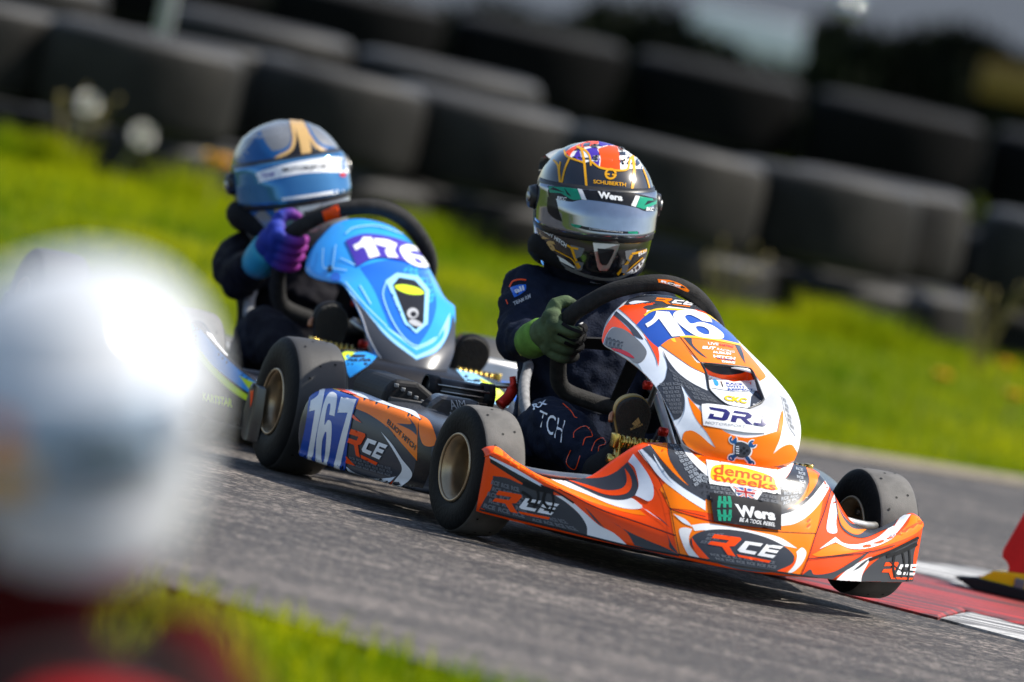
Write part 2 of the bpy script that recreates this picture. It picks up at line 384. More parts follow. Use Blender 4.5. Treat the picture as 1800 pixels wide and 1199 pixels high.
# ------------------------------------------------------------------ the setting
def far_edge(x): return 5.50 + 1.12 * max(-2.2, min(2.2, x)) + 0.25 * (x - max(-2.2, min(2.2, x)))
def near_edge(x): return -3.93 - 1.27 * max(-1.6, min(1.0, x))
def hgt(x, y):
    t = (y - far_edge(x) - 0.2) / 4.5; t = max(0.0, min(1.0, t)); return 0.13 * t * t * (3 - 2 * t)
def asphalt_mat(name, base, light, scale=1.0, bump=0.9):
    m = bpy.data.materials.new(name); m.use_nodes = True; t = m.node_tree; N = t.nodes; L = t.links; b = N['Principled BSDF']
    tc = N.new('ShaderNodeTexCoord')
    def noise(s, det=4, rough=0.6, stretch=None):
        n = N.new('ShaderNodeTexNoise'); n.inputs['Scale'].default_value = s; n.inputs['Detail'].default_value = det; n.inputs['Roughness'].default_value = rough
        if stretch:
            mp = N.new('ShaderNodeMapping'); mp.inputs['Scale'].default_value = stretch; mp.inputs['Rotation'].default_value = (0, 0, radians(-20)); L.new(tc.outputs['Object'], mp.inputs[0]); L.new(mp.outputs[0], n.inputs['Vector'])
        else: L.new(tc.outputs['Object'], n.inputs['Vector'])
        return n
    vo = N.new('ShaderNodeTexVoronoi'); vo.inputs['Scale'].default_value = 80 * scale; L.new(tc.outputs['Object'], vo.inputs['Vector'])
    vo2 = N.new('ShaderNodeTexVoronoi'); vo2.inputs['Scale'].default_value = 60 * scale; L.new(tc.outputs['Object'], vo2.inputs['Vector'])
    sp = N.new('ShaderNodeSeparateColor'); L.new(vo.outputs['Color'], sp.inputs[0])
    st = N.new('ShaderNodeMapRange'); st.inputs[1].default_value = 0.55; st.inputs[2].default_value = 1.0; L.new(sp.outputs[0], st.inputs[0])
    mx = N.new('ShaderNodeMix'); mx.data_type = 'RGBA'; L.new(st.outputs[0], mx.inputs['Factor'])
    mx.inputs['A'].default_value = (*base, 1); mx.inputs['B'].default_value = (*light, 1)
    big = noise(1.3, 6, 0.65); br = N.new('ShaderNodeMapRange'); br.inputs[1].default_value = 0.3; br.inputs[2].default_value = 0.7; br.inputs[3].default_value = 0.62; br.inputs[4].default_value = 1.25
    L.new(big.outputs['Fac'], br.inputs[0])
    rub = noise(3.0, 5, 0.6, (0.18, 1.6, 1)); rr = N.new('ShaderNodeMapRange'); rr.inputs[1].default_value = 0.42; rr.inputs[2].default_value = 0.62; rr.inputs[3].default_value = 0.5; rr.inputs[4].default_value = 1.12
    L.new(rub.outputs['Fac'], rr.inputs[0])
    mm = N.new('ShaderNodeMath'); mm.operation = 'MULTIPLY'; L.new(br.outputs[0], mm.inputs[0]); L.new(rr.outputs[0], mm.inputs[1])
    vm = N.new('ShaderNodeVectorMath'); vm.operation = 'SCALE'; L.new(mx.outputs['Result'], vm.inputs[0]); L.new(mm.outputs[0], vm.inputs['Scale'])
    L.new(vm.outputs[0], b.inputs['Base Color'])
    b.inputs['Roughness'].default_value = 0.68; b.inputs['Specular IOR Level'].default_value = 0.4
    fine = noise(260 * scale, 3)
    ad = N.new('ShaderNodeMath'); ad.operation = 'ADD'; L.new(vo2.outputs['Distance'], ad.inputs[0]); L.new(fine.outputs['Fac'], ad.inputs[1])
    bp = N.new('ShaderNodeBump'); bp.inputs['Strength'].default_value = bump; bp.inputs['Distance'].default_value = 0.006
    L.new(ad.outputs[0], bp.inputs['Height']); L.new(bp.outputs[0], b.inputs['Normal'])
    return m
ASPH = asphalt_mat('worn_asphalt', (0.060, 0.050, 0.044), (0.29, 0.245, 0.205))
SOIL = mat('grassy_soil', (0.045, 0.075, 0.006), spec=0.0, rough=0.95, var=0.5, vscale=3, bump=0.6, bscale=40, col2=(0.09, 0.11, 0.01))
# ground: one sheet to the horizon, finer near the verge
xs = sorted(set([-1500, -400, -100, -40, -20, -12] + list(np.arange(-8, 8.01, 0.5)) + [12, 20, 40, 100, 400, 1500]))
ys = sorted(set([-60, -40, -30] + list(np.arange(-26, 20.01, 0.5)) + [25, 30, 40, 60, 100, 200, 500, 2000]))
gv = [[Vector((x, y, hgt(x, y) - 0.012 if y > far_edge(x) else -0.012)) for x in xs] for y in ys]
v, f = grid(gv); g = link('ground', v, f, SOIL); tag(g, kind='structure')
# racing track sheet
tx = list(np.arange(-14, 14.01, 0.5))
v, f = grid([[Vector((x, near_edge(x) * (1 - k / 16) + far_edge(x) * k / 16, 0)) for x in tx] for k in range(17)])
tr = link('track', v, f, ASPH); tag(tr, kind='structure')
v, f = grid([[Vector((x, y, 0)) for x in np.arange(-14, 14.01, 2)] for y in np.arange(-14.5, -8.9, 1)])
tr2 = link('track', v, f, ASPH); tag(tr2, kind='structure')
# dusty shoulder along the far edge of the track
DUST = mat('dusty_gravel', (0.20, 0.165, 0.11), rough=0.95, var=0.4, vscale=30, bump=0.6, bscale=90)
v, f = grid([[Vector((x, far_edge(x) + d, 0.004 + (hgt(x, far_edge(x) + d) - 0.0) * 1.0)) for x in np.arange(-8, 8.01, 0.25)] for d in (-0.12, 0.02, 0.16, 0.30)])
sh = link('gravel_shoulder', v, f, DUST); tag(sh, kind='structure')
pv, pf = grid([[Vector((x, y, 0.17)) for x in np.arange(-60, 61, 10)] for y in (46, 70, 100, 160, 260)])
pd = link('paddock_road', pv, pf, asphalt_mat('paddock_asphalt', (0.030, 0.034, 0.040), (0.05, 0.055, 0.062), 0.3, 0.3)); tag(pd, kind='structure')

# kerb: painted slabs with skid marks
def kerb_mat(name, c):
    m = mat(name, c, rough=0.6, var=0.12, vscale=9, bump=0.4, bscale=70)
    t = m.node_tree; N = t.nodes; L = t.links; b = N['Principled BSDF']; src = b.inputs['Base Color'].links[0].from_socket
    tc = N.new('ShaderNodeTexCoord'); mp = N.new('ShaderNodeMapping'); mp.inputs['Rotation'].default_value = (0, 0, radians(38)); mp.inputs['Scale'].default_value = (0.9, 9, 1)
    L.new(tc.outputs['Object'], mp.inputs[0]); n = N.new('ShaderNodeTexNoise'); n.inputs['Scale'].default_value = 1.9; n.inputs['Detail'].default_value = 7; n.inputs['Roughness'].default_value = 0.65; L.new(mp.outputs[0], n.inputs['Vector'])
    r_ = N.new('ShaderNodeMapRange'); r_.inputs[1].default_value = 0.36; r_.inputs[2].default_value = 0.56; r_.inputs[4].default_value = 0.9; L.new(n.outputs['Fac'], r_.inputs[0])
    mx = N.new('ShaderNodeMix'); mx.data_type = 'RGBA'; L.new(r_.outputs[0], mx.inputs['Factor']); L.new(src, mx.inputs['A']); mx.inputs['B'].default_value = (0.035, 0.03, 0.03, 1)
    L.new(mx.outputs['Result'], b.inputs['Base Color']); return m
KR = kerb_mat('kerb_red_paint', (0.50, 0.022, 0.016)); KW = kerb_mat('kerb_white_paint', (0.72, 0.71, 0.68))
kerb = empty('kerb', None, None, None); tag(kerb, kind='structure')
def slab(name, px, m, top=0.009):
    P = [ground(*p) if len(p) == 2 else Vector(p) for p in px]
    P = [Vector((p.x, p.y, 0)) for p in P]
    area = sum(P[i].x * P[(i + 1) % len(P)].y - P[(i + 1) % len(P)].x * P[i].y for i in range(len(P)))
    if area < 0: P.reverse()
    c = sum(P, Vector()) / len(P)
    low = [Vector((p.x, p.y, -0.008)) for p in P]; mid = [Vector((p.x, p.y, top * 0.6)) for p in P]; hi = [p + (c - p).normalized() * 0.03 + Vector((0, 0, top)) for p in P]
    k = len(P); v = low + mid + hi; f = []
    for a in (0, 1): f += [(a * k + i, a * k + (i + 1) % k, (a + 1) * k + (i + 1) % k, (a + 1) * k + i) for i in range(k)]
    f.append(tuple(range(2 * k, 3 * k)))
    return link(name, v, f, m, kerb, smooth=False)
slab('red_slab', [(1180, 972), (1340, 1010), (1500, 1052), (1648, 1090), (1696, 1077), (1800, 1104), (1900, 1130), (1900, 1083), (1800, 1060), (1740, 1050), (1620, 1017), (1500, 990), (1180, 905)], KR)
slab('white_slab', [(1652, 1091), (1800, 1130), (1990, 1182), (1960, 1150), (1800, 1107), (1699, 1080)], KW)
slab('white_slab', [(1480, 978), (1500, 986), (1620, 1013), (1740, 1046), (1800, 1056), (1900, 1079), (1900, 1050), (1800, 1022), (1700, 1002), (1640, 996), (1560, 985)], KW)

# grass as blades
GR = mat('grass_blades', (0.085, 0.185, 0.004), rough=0.9, var=0.3, vscale=1.7, col2=(0.45, 0.45, 0.007), spec=0.0)
def translucent(m, w):
    t = m.node_tree; b = t.nodes['Principled BSDF']; o = t.nodes['Material Output']; tr_ = t.nodes.new('ShaderNodeBsdfTranslucent'); mx = t.nodes.new('ShaderNodeMixShader'); mx.inputs[0].default_value = w
    t.links.new(b.inputs['Base Color'].links[0].from_socket, tr_.inputs[0]); t.links.new(b.outputs[0], mx.inputs[1]); t.links.new(tr_.outputs[0], mx.inputs[2]); t.links.new(mx.outputs[0], o.inputs[0])
translucent(GR, .45)
GD = mat('dry_grass', (0.17, 0.14, 0.045), rough=0.7, var=0.3, vscale=2, spec=0.2)
def grass(name, label, pts, hmin, hmax, width, parent=None, m=GR):
    n = len(pts); P = np.asarray(pts); h = rng.uniform(hmin, hmax, n); a = rng.uniform(0, 2 * pi, n); w = width * rng.uniform(0.6, 1.2, n); ln = rng.uniform(0.15, 0.7, n) * h; b = rng.uniform(0, 2 * pi, n)
    dx, dy = np.cos(a) * w / 2, np.sin(a) * w / 2; lx, ly = np.cos(b) * ln, np.sin(b) * ln; z = np.zeros(n)
    vs = np.stack([P + np.stack([-dx, -dy, z], 1), P + np.stack([dx, dy, z], 1), P + np.stack([lx * .35 + dx * .7, ly * .35 + dy * .7, h * .6], 1), P + np.stack([lx * .35 - dx * .7, ly * .35 - dy * .7, h * .6], 1), P + np.stack([lx, ly, h], 1)], 1).reshape(-1, 3)
    me = bpy.data.meshes.new(name); me.vertices.add(5 * n); me.vertices.foreach_set('co', vs.ravel())
    base = np.arange(n) * 5; q = np.stack([base, base + 1, base + 2, base + 3, base + 3, base + 2, base + 4], 1).ravel()
    me.loops.add(7 * n); me.loops.foreach_set('vertex_index', q)
    me.polygons.add(2 * n); ls = np.stack([np.arange(n) * 7, np.arange(n) * 7 + 4], 1).ravel(); lt = np.tile([4, 3], n)
    me.polygons.foreach_set('loop_start', ls); me.polygons.foreach_set('loop_total', lt); me.update(); me.validate()
    me.materials.append(m); o = bpy.data.objects.new(name, me); COL.objects.link(o)
    if parent: o.parent = parent
    elif label: tag(o, label, 'grass', kind='stuff')
    return o
def scatter(n, x0, x1, y0, y1, ok):
    x = rng.uniform(x0, x1, n); y = rng.uniform(y0, y1, n)
    return [(a, b, hgt(a, b) - 0.015) for a, b in zip(x, y) if ok(a, b)]
clump = lambda x, y: 0.5 + 0.5 * sin(3.1 * x + 1.7 * sin(2.3 * y)) * sin(2.7 * y + 1.3 * x)
grass('verge_grass', 'short bright green grass bank between the far track edge and the tyre wall', scatter(110000, -3.2, 3.2, 2.2, 12.3, lambda x, y: y > far_edge(x) + 0.22 + 0.12 * random.random() and random.random() < 0.45 + 0.55 * clump(x, y)), 0.015, 0.05, 0.006)
tufts = []
for tp, n_ in (((742, 410), 420), ((1450, 625), 300), ((1530, 640), 200), ((90, 310), 200), ((30, 300), 200), ((330, 345), 150)):
    b_ = at(tp[0], tp[1], 10.95); tufts += [(b_.x + d_[0], 10.95 + d_[1], hgt(b_.x, 10.95) - .01) for d_ in rng.normal(0, .055, (n_, 2))]
grass('tall_tufts', 'separate tall bright grass tufts standing in front of the tyres', tufts, .05, .125, .008)
grass('tall_verge_grass', 'taller grass growing along the foot of the tyre wall', scatter(16000, -3.2, 3.2, 10.6, 11.45, lambda x, y: random.random() < 0.9 * clump(2.3 * x, 2 * y) ** 2), 0.025, 0.055, 0.006)
grass('near_grass', 'blurred green grass verge in the near lower left corner', scatter(42000, -4.0, 1.2, -8.8, -2.0, lambda x, y: y < near_edge(x) - 0.03 - 0.08 * random.random()), 0.03, 0.08, 0.007)

# flowers: dandelion clocks and yellow dandelions
STEM = mat('flower_stem', (0.16, 0.17, 0.05), rough=0.7); YEL = mat('dandelion_petal', (0.85, 0.52, 0.01), rough=0.6, var=0.2); SEED = mat('dandelion_seed_down', (0.55, 0.53, 0.47), rough=0.9, var=0.15)
def flower(px, Y, clock, label, r=0.026, lean=0.0):
    top = at(px[0], px[1], Y); z0 = hgt(top.x, Y); h = top.z - z0
    e = empty('dandelion_clock' if clock else 'dandelion', Matrix.Translation((top.x - lean, Y, z0 - 0.01)), label, 'flower', 'flowers at the tyre wall')
    v, f = tube(catmull([(0, 0, 0), (lean * .3, 0, h * .5), (lean, 0, h)], 5), 0.0035, 6); link('stem', v, f, STEM, e)
    mb = MB(); c = Vector((lean, 0, h + .01))
    for k in range(150 if clock else 120):
        if clock: d = Vector(rng.normal(size=3)).normalized(); a = d.orthogonal().normalized()
        else:
            t = 2 * pi * k / 37; d = Vector((cos(t) , sin(t), 0.15 + 0.9 * random.random())).normalized(); a = d.cross(Vector((0, 0, 1))).normalized()
        w = 0.004 if clock else 0.007; p = c + d * r * (0.55 if clock else 0.1); q = c + d * r
        mb.add([p, q + a * w, q - a * w, q + d * 0.003], [(0, 2, 3, 1)])
    mb.build('seed_head' if clock else 'petals', SEED if clock else YEL, e, False)
    if clock: v, f = lathe([(-.006, .001), (-.004, .006), (.004, .006), (.006, .001)], 'z', 8, c); link('core', v, f, STEM, e)
flower((155, 182), 10.9, True, 'upper left white dandelion clock in front of the tyre wall', 0.034, 0.03)
flower((250, 238), 10.9, True, 'white dandelion clock lower and right of the other clock', 0.036, 0.05)
flower((380, 293), 10.6, False, 'yellow dandelion just left of the silver blue helmet', 0.05)
flower((1085, 0), 0, False, '', 0.03) if False else None
for k, (p, Y, lb) in enumerate([((1765, 645), 10.4, 'yellow dandelion at the far right edge of the verge'), ((1655, 665), 9.9, 'yellow dandelion in the grass left of the right edge flower'), ((1780, 700), 9.4, 'low yellow dandelion near the right edge of the grass'), ((1575, 725), 9.0, 'small yellow dandelion in the grass above the lifted front wheel')]): flower(p, Y, False, lb, 0.026)
# weeds with dry stalks
def weed(px, Y, label, n=9, h=0.22):
    b = at(px[0], px[1], Y); z0 = hgt(b.x, Y)
    e = empty('dry_weed', Matrix.Translation((b.x, Y, z0 - 0.01)), label, 'weed', 'dry weeds by the tyre wall')
    for k in range(n):
        a = rng.uniform(-1, 1, 2) * 0.05; hh = h * rng.uniform(0.6, 1.1)
        v, f = tube(catmull([(a[0] * .3, a[1] * .3, 0), (a[0], a[1], hh * .6), (a[0] * 1.9 + .02, a[1] * 2, hh)], 4), [0.003] * 8 + [0.006], 5); link('stalk', v, f, GD, e)
weed((1722, 640), 10.9, 'tall dry weed stalks against the tyres at right', 12, 0.27)
weed((1262, 560), 11.0, 'dry weed stalks behind the orange kart fairing', 10, 0.2)
weed((120, 300), 11.0, 'thin dry weed stalks at the left end of the tyre wall', 8, 0.24)

# tyre walls
TYW = mat('old_car_tyre', (0.040, 0.039, 0.037), spec=0.3, rough=0.6, var=0.25, vscale=5, bump=0.3, bscale=30, dirt=0.12)
TYT = mat('old_car_tyre_tread', (0.021, 0.020, 0.018), spec=0.1, rough=0.75, var=0.3, vscale=6, bump=0.5, bscale=60, dirt=0.25)
def tyre_mesh(R, Wd):
    h = Wd / 2; pr = [(-h * .62, R * .60), (-h * .80, R * .62), (-h * .98, R * .78), (-h * .94, R * .90), (-h * .82, R * .96), (-h * .70, R * .982), (-h * .5, R * .995), (0, R), (h * .5, R * .995), (h * .70, R * .982), (h * .82, R * .96), (h * .94, R * .90), (h * .98, R * .78), (h * .80, R * .62), (h * .62, R * .60)]
    v, f = lathe(pr, 'z', 44); return v, f, [1 if 4 * 44 <= i < 10 * 44 else 0 for i in range(len(f))]
_tv, _tf, _tm = tyre_mesh(0.30, 0.285)
TYRE0 = None; TYRE1 = None
TYD = mat('shaded_barrier_tyre', (0.022, 0.022, 0.022), spec=0.15, rough=0.8, var=0.3, vscale=4); TYD2 = mat('shaded_barrier_tread', (0.0045, 0.0045, 0.0045), spec=0.05, rough=0.9, var=0.3, vscale=4)  # darker copies of the tyre rubber, deep shade put into the colour
def wall_tyre(x, y, z, label, s=1.0, tilt=(0, 0), group='tyres of the barrier', dark=False):
    global TYRE0, TYRE1
    if TYRE0 is None:
        o = link('barrier_tyre', _tv, _tf, None, None, True, [TYW, TYT], _tm); TYRE0 = o
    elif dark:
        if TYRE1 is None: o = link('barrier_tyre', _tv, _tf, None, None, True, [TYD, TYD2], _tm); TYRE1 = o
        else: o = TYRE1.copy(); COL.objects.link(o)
    else: o = TYRE0.copy(); COL.objects.link(o)
    o.location = (x, y, z); o.scale = (s, s, 1); o.rotation_euler = (radians(tilt[0]), radians(tilt[1]), random.uniform(0, 6)); tag(o, label, 'tyre', group)
WALL = [(-95, 150, 11.7, 'top tyre cut off by the left edge of the photograph'), (240, 130, 11.55, 'top tyre behind the two dandelion clocks'), (352, 150, 12.1, 'top tyre squeezed in behind the silver blue helmet'),
        (562, 205, 12.05, 'tan dusted top tyre above and right of the silver blue helmet'), (830, 262, 12.35, 'shaded top tyre between the two helmets'), (1160, 330, 11.8, 'top tyre directly behind the black and gold helmet'),
        (1440, 392, 12.1, 'top tyre right of the black and gold helmet'), (1532, 395, 12.7, 'pale top tyre half hidden right of the helmet'), (1895, 470, 12.1, 'dark top tyre at the right edge of the photograph')]
for px, py, Y, lb in WALL:
    p = at(px, py, Y - 0.3); p.y = Y
    wall_tyre(p.x, Y, 0.405, lb, random.uniform(0.97, 1.03), (random.uniform(-2, 2), random.uniform(-2, 2)))
    wall_tyre(p.x + random.uniform(.05, .12), Y + 0.06, 0.118, 'bottom tyre under the ' + lb, 1.0)
for k, (x, z) in enumerate([(-2.35, .47), (-1.72, .465), (-0.95, .47), (-0.36, .46), (0.9, .3), (1.55, .3)]):
    for lv in range(2):
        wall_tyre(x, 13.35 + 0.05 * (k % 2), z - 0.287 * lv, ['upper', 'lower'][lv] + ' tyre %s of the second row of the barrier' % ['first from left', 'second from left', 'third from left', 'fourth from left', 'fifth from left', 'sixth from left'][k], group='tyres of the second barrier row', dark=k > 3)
for k in range(9):
    x = -2.6 + 0.62 * k
    for lv in range(2):
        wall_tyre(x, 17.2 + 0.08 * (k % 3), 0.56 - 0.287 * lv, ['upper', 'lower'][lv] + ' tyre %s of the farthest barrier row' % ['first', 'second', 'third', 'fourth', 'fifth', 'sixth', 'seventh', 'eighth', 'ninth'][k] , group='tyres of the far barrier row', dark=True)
# white marker post behind the wall
pb = at(285, 60, 12.75)
e = empty('marker_post', Matrix.Translation((pb.x, 12.75, 0.13)), 'thin pale marker post standing behind the tyre wall at upper left', 'post')
v, f = lathe([(0, .002), (0, .024), (1.28, .022), (1.3, .002)], 'z', 12); link('shaft', v, f, mat('weathered_white_post', (0.5, 0.5, 0.46), rough=0.6, dirt=0.3), e)
v, f = lathe([(1.08, .0245), (1.18, .0245)], 'z', 12); link('reflector_band', v, f, V['crimson'], e)

# things far behind the barrier, all out of focus
CARW = mat('white_car_paint', (0.75, 0.75, 0.74), rough=0.3, coat=0.6, var=0.04); CARD = mat('dark_car_paint', (0.02, 0.022, 0.028), rough=0.3, coat=0.6); GLS = mat('car_glass', (0.02, 0.025, 0.03), rough=0.08, spec=0.8)
def parked_van(loc, rz, m, label, L=4.6, W=1.9, Hh=1.95):
    e = empty('parked_van', Matrix.Translation(loc) @ Matrix.Rotation(rz, 4, 'Z'), label, 'van', 'vehicles parked in the paddock')
    prof = [(-L / 2, .28), (-L / 2, Hh - .1), (-L / 2 + .12, Hh), (L / 2 - 1.55, Hh), (L / 2 - .95, 1.18), (L / 2 - .12, 1.02), (L / 2, .82), (L / 2, .28)]
    v, f = extrude_poly([(x, -W / 2, z) for x, z in prof], (0, W, 0)); o = link('body', v, f, m, e, False); mod(o, 'BEVEL', width=0.05, segments=3)
    for sx in (-L * .31, L * .31):
        for sy in (-1, 1):
            v, f = lathe([(-.1, .02), (-.11, .2), (-.1, .31), (.1, .31), (.11, .2), (.1, .02)], 'y', 24, (sx, sy * (W / 2 - .06), .32)); link('wheel', v, f, RUB, e)
    for sy in (-1, 1):
        v, f = extrude_poly([(x, sy * (W / 2 + .004), z) for x, z in [(L / 2 - 1.6, Hh - .15), (L / 2 - 1.1, 1.2), (L / 2 - 2.2, 1.2), (L / 2 - 2.2, Hh - .15)]], (0, sy * .006, 0)); link('side_window', v, f, GLS, e, False)
    v, f = extrude_poly([(L / 2 - 1.51, s * (W / 2 - .15), Hh - .06) for s in (-1, 1)] + [(L / 2 - .93, s * (W / 2 - .15), 1.21) for s in (1, -1)], (.02, 0, .012)); link('windscreen', v, f, GLS, e, False)
    for s in (-1, 1):
        v, f = box((L / 2 + .01, s * (W / 2 - .3), .75), (.05, .32, .16), .02); link('headlight', v, f, STEEL, e)
    v, f = box((L / 2 + .03, 0, .42), (.1, W - .1, .2), .03); link('bumper', v, f, BLKM, e)
parked_van((7.4, 44, .17), radians(176), CARD, 'dark van parked far behind the barrier at right')
wb = at(1312, 62, 26)
e = empty('white_board', Matrix.Translation((wb.x, 26, 0.1)), 'blurred white board on posts behind the barrier at upper right centre', 'board')
v, f = box((0, 0, wb.z - .1), (.50, .03, .17), .005); link('panel', v, f, CARW, e)
for s_ in (-.2, .2):
    v, f = box((s_, .035, (wb.z - .1) / 2), (.04, .04, wb.z - .1), .004); link('leg', v, f, BLKM, e)
cb = at(1493, 8, 24.2)  # post added only so that its chrome cap gives a sun glint
e = empty('added_glint_post', Matrix.Translation((cb.x, 24.2, 0.1)), 'added thin post whose chrome cap makes the glint at the top right', 'post')
v, f = tube([(0, 0, 0), (0, 0, cb.z - .1)], .015, 10); link('shaft', v, f, BLKM, e)
v, f = lathe([(cb.z - .1 + .04 * sin(t), max(.0005, .04 * cos(t))) for t in np.linspace(-pi / 2, pi / 2, 17)], 'z', 24); link('cap', v, f, mat('polished_chrome', (.7, .7, .7), rough=.12, metal=1.0, var=.02), e)
# low dark hedge behind the far barrier row
HG = mat('hedge_leaf', (0.006, 0.009, 0.004), spec=0.1, rough=0.9, var=0.5, vscale=2)
hx = rng.uniform(-9, 9, 40000); hy = 23 + rng.uniform(-.5, .5, 40000)
hedge_top = [(-9, .5), (-3, .42)] + [(at(a, b, 23).x, at(a, b, 23).z) for a, b in ((-100, -20), (300, -20), (800, 10), (900, 22), (1130, 12), (1150, -10), (1205, 5), (1215, 60), (1300, 100), (1415, 108), (1425, 40), (1470, 30), (1520, 60), (1600, 35), (1800, 80))] + [(3.2, .75), (9, .8)]
hz = .1 + rng.uniform(0, 1, 40000) ** .6 * (np.interp(hx, [p[0] for p in hedge_top], [p[1] for p in hedge_top]) - .16 + .03 * np.sin(hx * 14))
grass('hedge', None, np.stack([hx, hy, hz], 1), .05, .12, .06, None, HG)
hd = bpy.data.objects['hedge']; tag(hd, 'low dark hedge far behind the tyre barrier', 'hedge')
yb = at(1750, 140, 22.2)
e = empty('yellow_board', Matrix.Translation((yb.x + .25, 22.2, 0.1)), 'blurred yellow board behind the barrier at upper right', 'board')
v, f = box((0, 0, yb.z - .1), (.62, .03, .13), .005); link('panel', v, f, mat('yellow_board_paint', (0.17, 0.10, 0.004), rough=.5), e)
for s in (-.25, .25):
    v, f = box((s, .035, .2), (.04, .04, .5), .004); link('leg', v, f, BLKM, e)

# upright red panel on the kerb at the right edge
rp = ground(1790, 1062)
e = empty('red_marker', Matrix.Translation((rp.x + .025, rp.y, 0.008)) @ Matrix.Rotation(radians(-12), 4, 'Z'), 'upright red plastic panel with yellow and black foot on the kerb at the right edge', 'marker')
PR = mat('red_plastic', (0.62, 0.008, 0.006), rough=.35, coat=.3, var=.15)
out = catmull([(-.045, 0, .035), (-.06, 0, .05), (-.062, 0, .062), (-.068, 0, .072), (-.08, 0, .08)], 4)
pl = [(-.125, 0, .03)] + [tuple(p) for p in out] + [(-.082, 0, .095), (-.058, 0, .17), (-.03, 0, .255), (.40, 0, .255), (.42, 0, .03)]
v, f = extrude_poly(pl, (0, .05, 0)); o = link('panel', v, f, PR, e, False); mod(o, 'BEVEL', width=.006, segments=2, limit_method='ANGLE')
v, f = box((-.005, .01, .115), (.03, .1, .022), .003); link('slot', v, f, mat('pale_grey_insert', (.35, .38, .4), rough=.4), e)
v, f = extrude_poly([(-.12, -.01, .026), (-.09, -.01, .05), (-.03, -.01, .056), (.42, -.01, .05), (.42, -.01, .012), (-.06, -.01, .012)], (0, .07, 0)); o = link('yellow_foot', v, f, V['yellow'], e, False); mod(o, 'BEVEL', width=.004, segments=2)
v, f = extrude_poly([(-.17, -.02, .02), (-.12, -.02, .028), (.42, -.02, .013), (.42, -.02, .001), (-.12, -.02, .001)], (0, .1, 0)); o = link('base', v, f, BLKM, e, False); mod(o, 'BEVEL', width=.004, segments=2)
for k in range(4):
    v, f = box((-.03 + .05 * k, -.012, .034), (.022, .006, .022), .002); link('clear_window', v, f, V['graphite'], e)
# ------------------------------------------------------------------ karts (local frame: X driver's right, Y forward, Z up, origin on the ground under the front axle)
def kart_matrix(x, y, psi, bank=0.0, lift=0.48):
    return Matrix.Translation((x, y, lift * sin(bank))) @ Matrix.Rotation(pi + psi, 4, 'Z') @ Matrix.Rotation(bank, 4, 'Y')
WB = 0.92
NOSE = [(0.0, [(.432, .046), (.424, .09), (.402, .136), (.372, .185), (.328, .238), (.25, .258)]),
        (.07, [(.428, .047), (.421, .09), (.399, .136), (.370, .184), (.326, .237), (.25, .257)]),
        (.13, [(.414, .050), (.408, .09), (.388, .137), (.357, .183), (.312, .236), (.25, .255)]),
        (.16, [(.402, .051), (.397, .091), (.374, .137), (.342, .182), (.300, .236), (.25, .252)]),
        (.19, [(.388, .052), (.382, .095), (.354, .135), (.325, .175), (.292, .228), (.25, .245)]),
        (.23, [(.365, .052), (.358, .101), (.334, .127), (.310, .152), (.278, .188), (.245, .21)]),
        (.28, [(.332, .053), (.326, .112), (.306, .124), (.286, .134), (.262, .150), (.235, .162)]),
        (.34, [(.286, .055), (.281, .130), (.264, .136), (.246, .139), (.224, .143), (.20, .147)]),
        (.40, [(.234, .056), (.229, .150), (.214, .156), (.198, .160), (.180, .165), (.160, .168)]),
        (.435, [(.20, .058), (.196, .163), (.184, .172), (.172, .179), (.158, .185), (.144, .188)]),
        (.455, [(.180, .059), (.177, .168), (.169, .175), (.161, .180), (.150, .184), (.138, .186)]),
        (.463, [(.160, .060), (.158, .160), (.153, .167), (.147, .172), (.138, .176), (.128, .178)])]
FAIR = [((.310, .238), (.118, .292, .262)), ((.309, .268), (.130, .275, .288)), ((.293, .315), (.140, .245, .318)), ((.245, .367), (.146, .205, .343)), ((.165, .411), (.153, .14, .368)),
        ((.06, .445), (.161, .05, .388)), ((-.04, .469), (.167, -.05, .400)), ((-.13, .490), (.166, -.12, .410)), ((-.205, .505), (.135, -.195, .450)), ((-.25, .513), (.09, -.243, .487)), ((-.262, .507), (.082, -.252, .480))]
def nose_surface(dz=0.0, lift=0.0, sharp=True):
    st = [(-x, p) for x, p in reversed(NOSE[1:])] + NOSE
    rows = []
    for x, p in st:
        q = [Vector((x, a, b + dz + lift * max(0, (abs(x) - .25) / .2) * max(0, (b - .06) / .11))) for a, b in p]
        rows.append(catmull(q, 5))
    cols = list(zip(*rows)); fine = [catmull(list(c), 5) for c in cols]
    rr = [list(r_) for r_ in zip(*fine)]
    v, f = grid(rr); return v, f
def fairing_surface(pts=FAIR, dz=0.0, pw=2.4, dx=0.0):
    rows = []; S = np.linspace(-1, 1, 33)
    for (yc, zc), (xe, ye, ze) in pts:
        rows.append([Vector((xe * s + dx, yc + (ye - yc) * abs(s) ** pw, zc + dz + (ze - zc) * abs(s) ** pw)) for s in S])
    cols = [catmull(list(c), 6) for c in zip(*rows)]
    return grid([list(r_) for r_ in zip(*cols)])
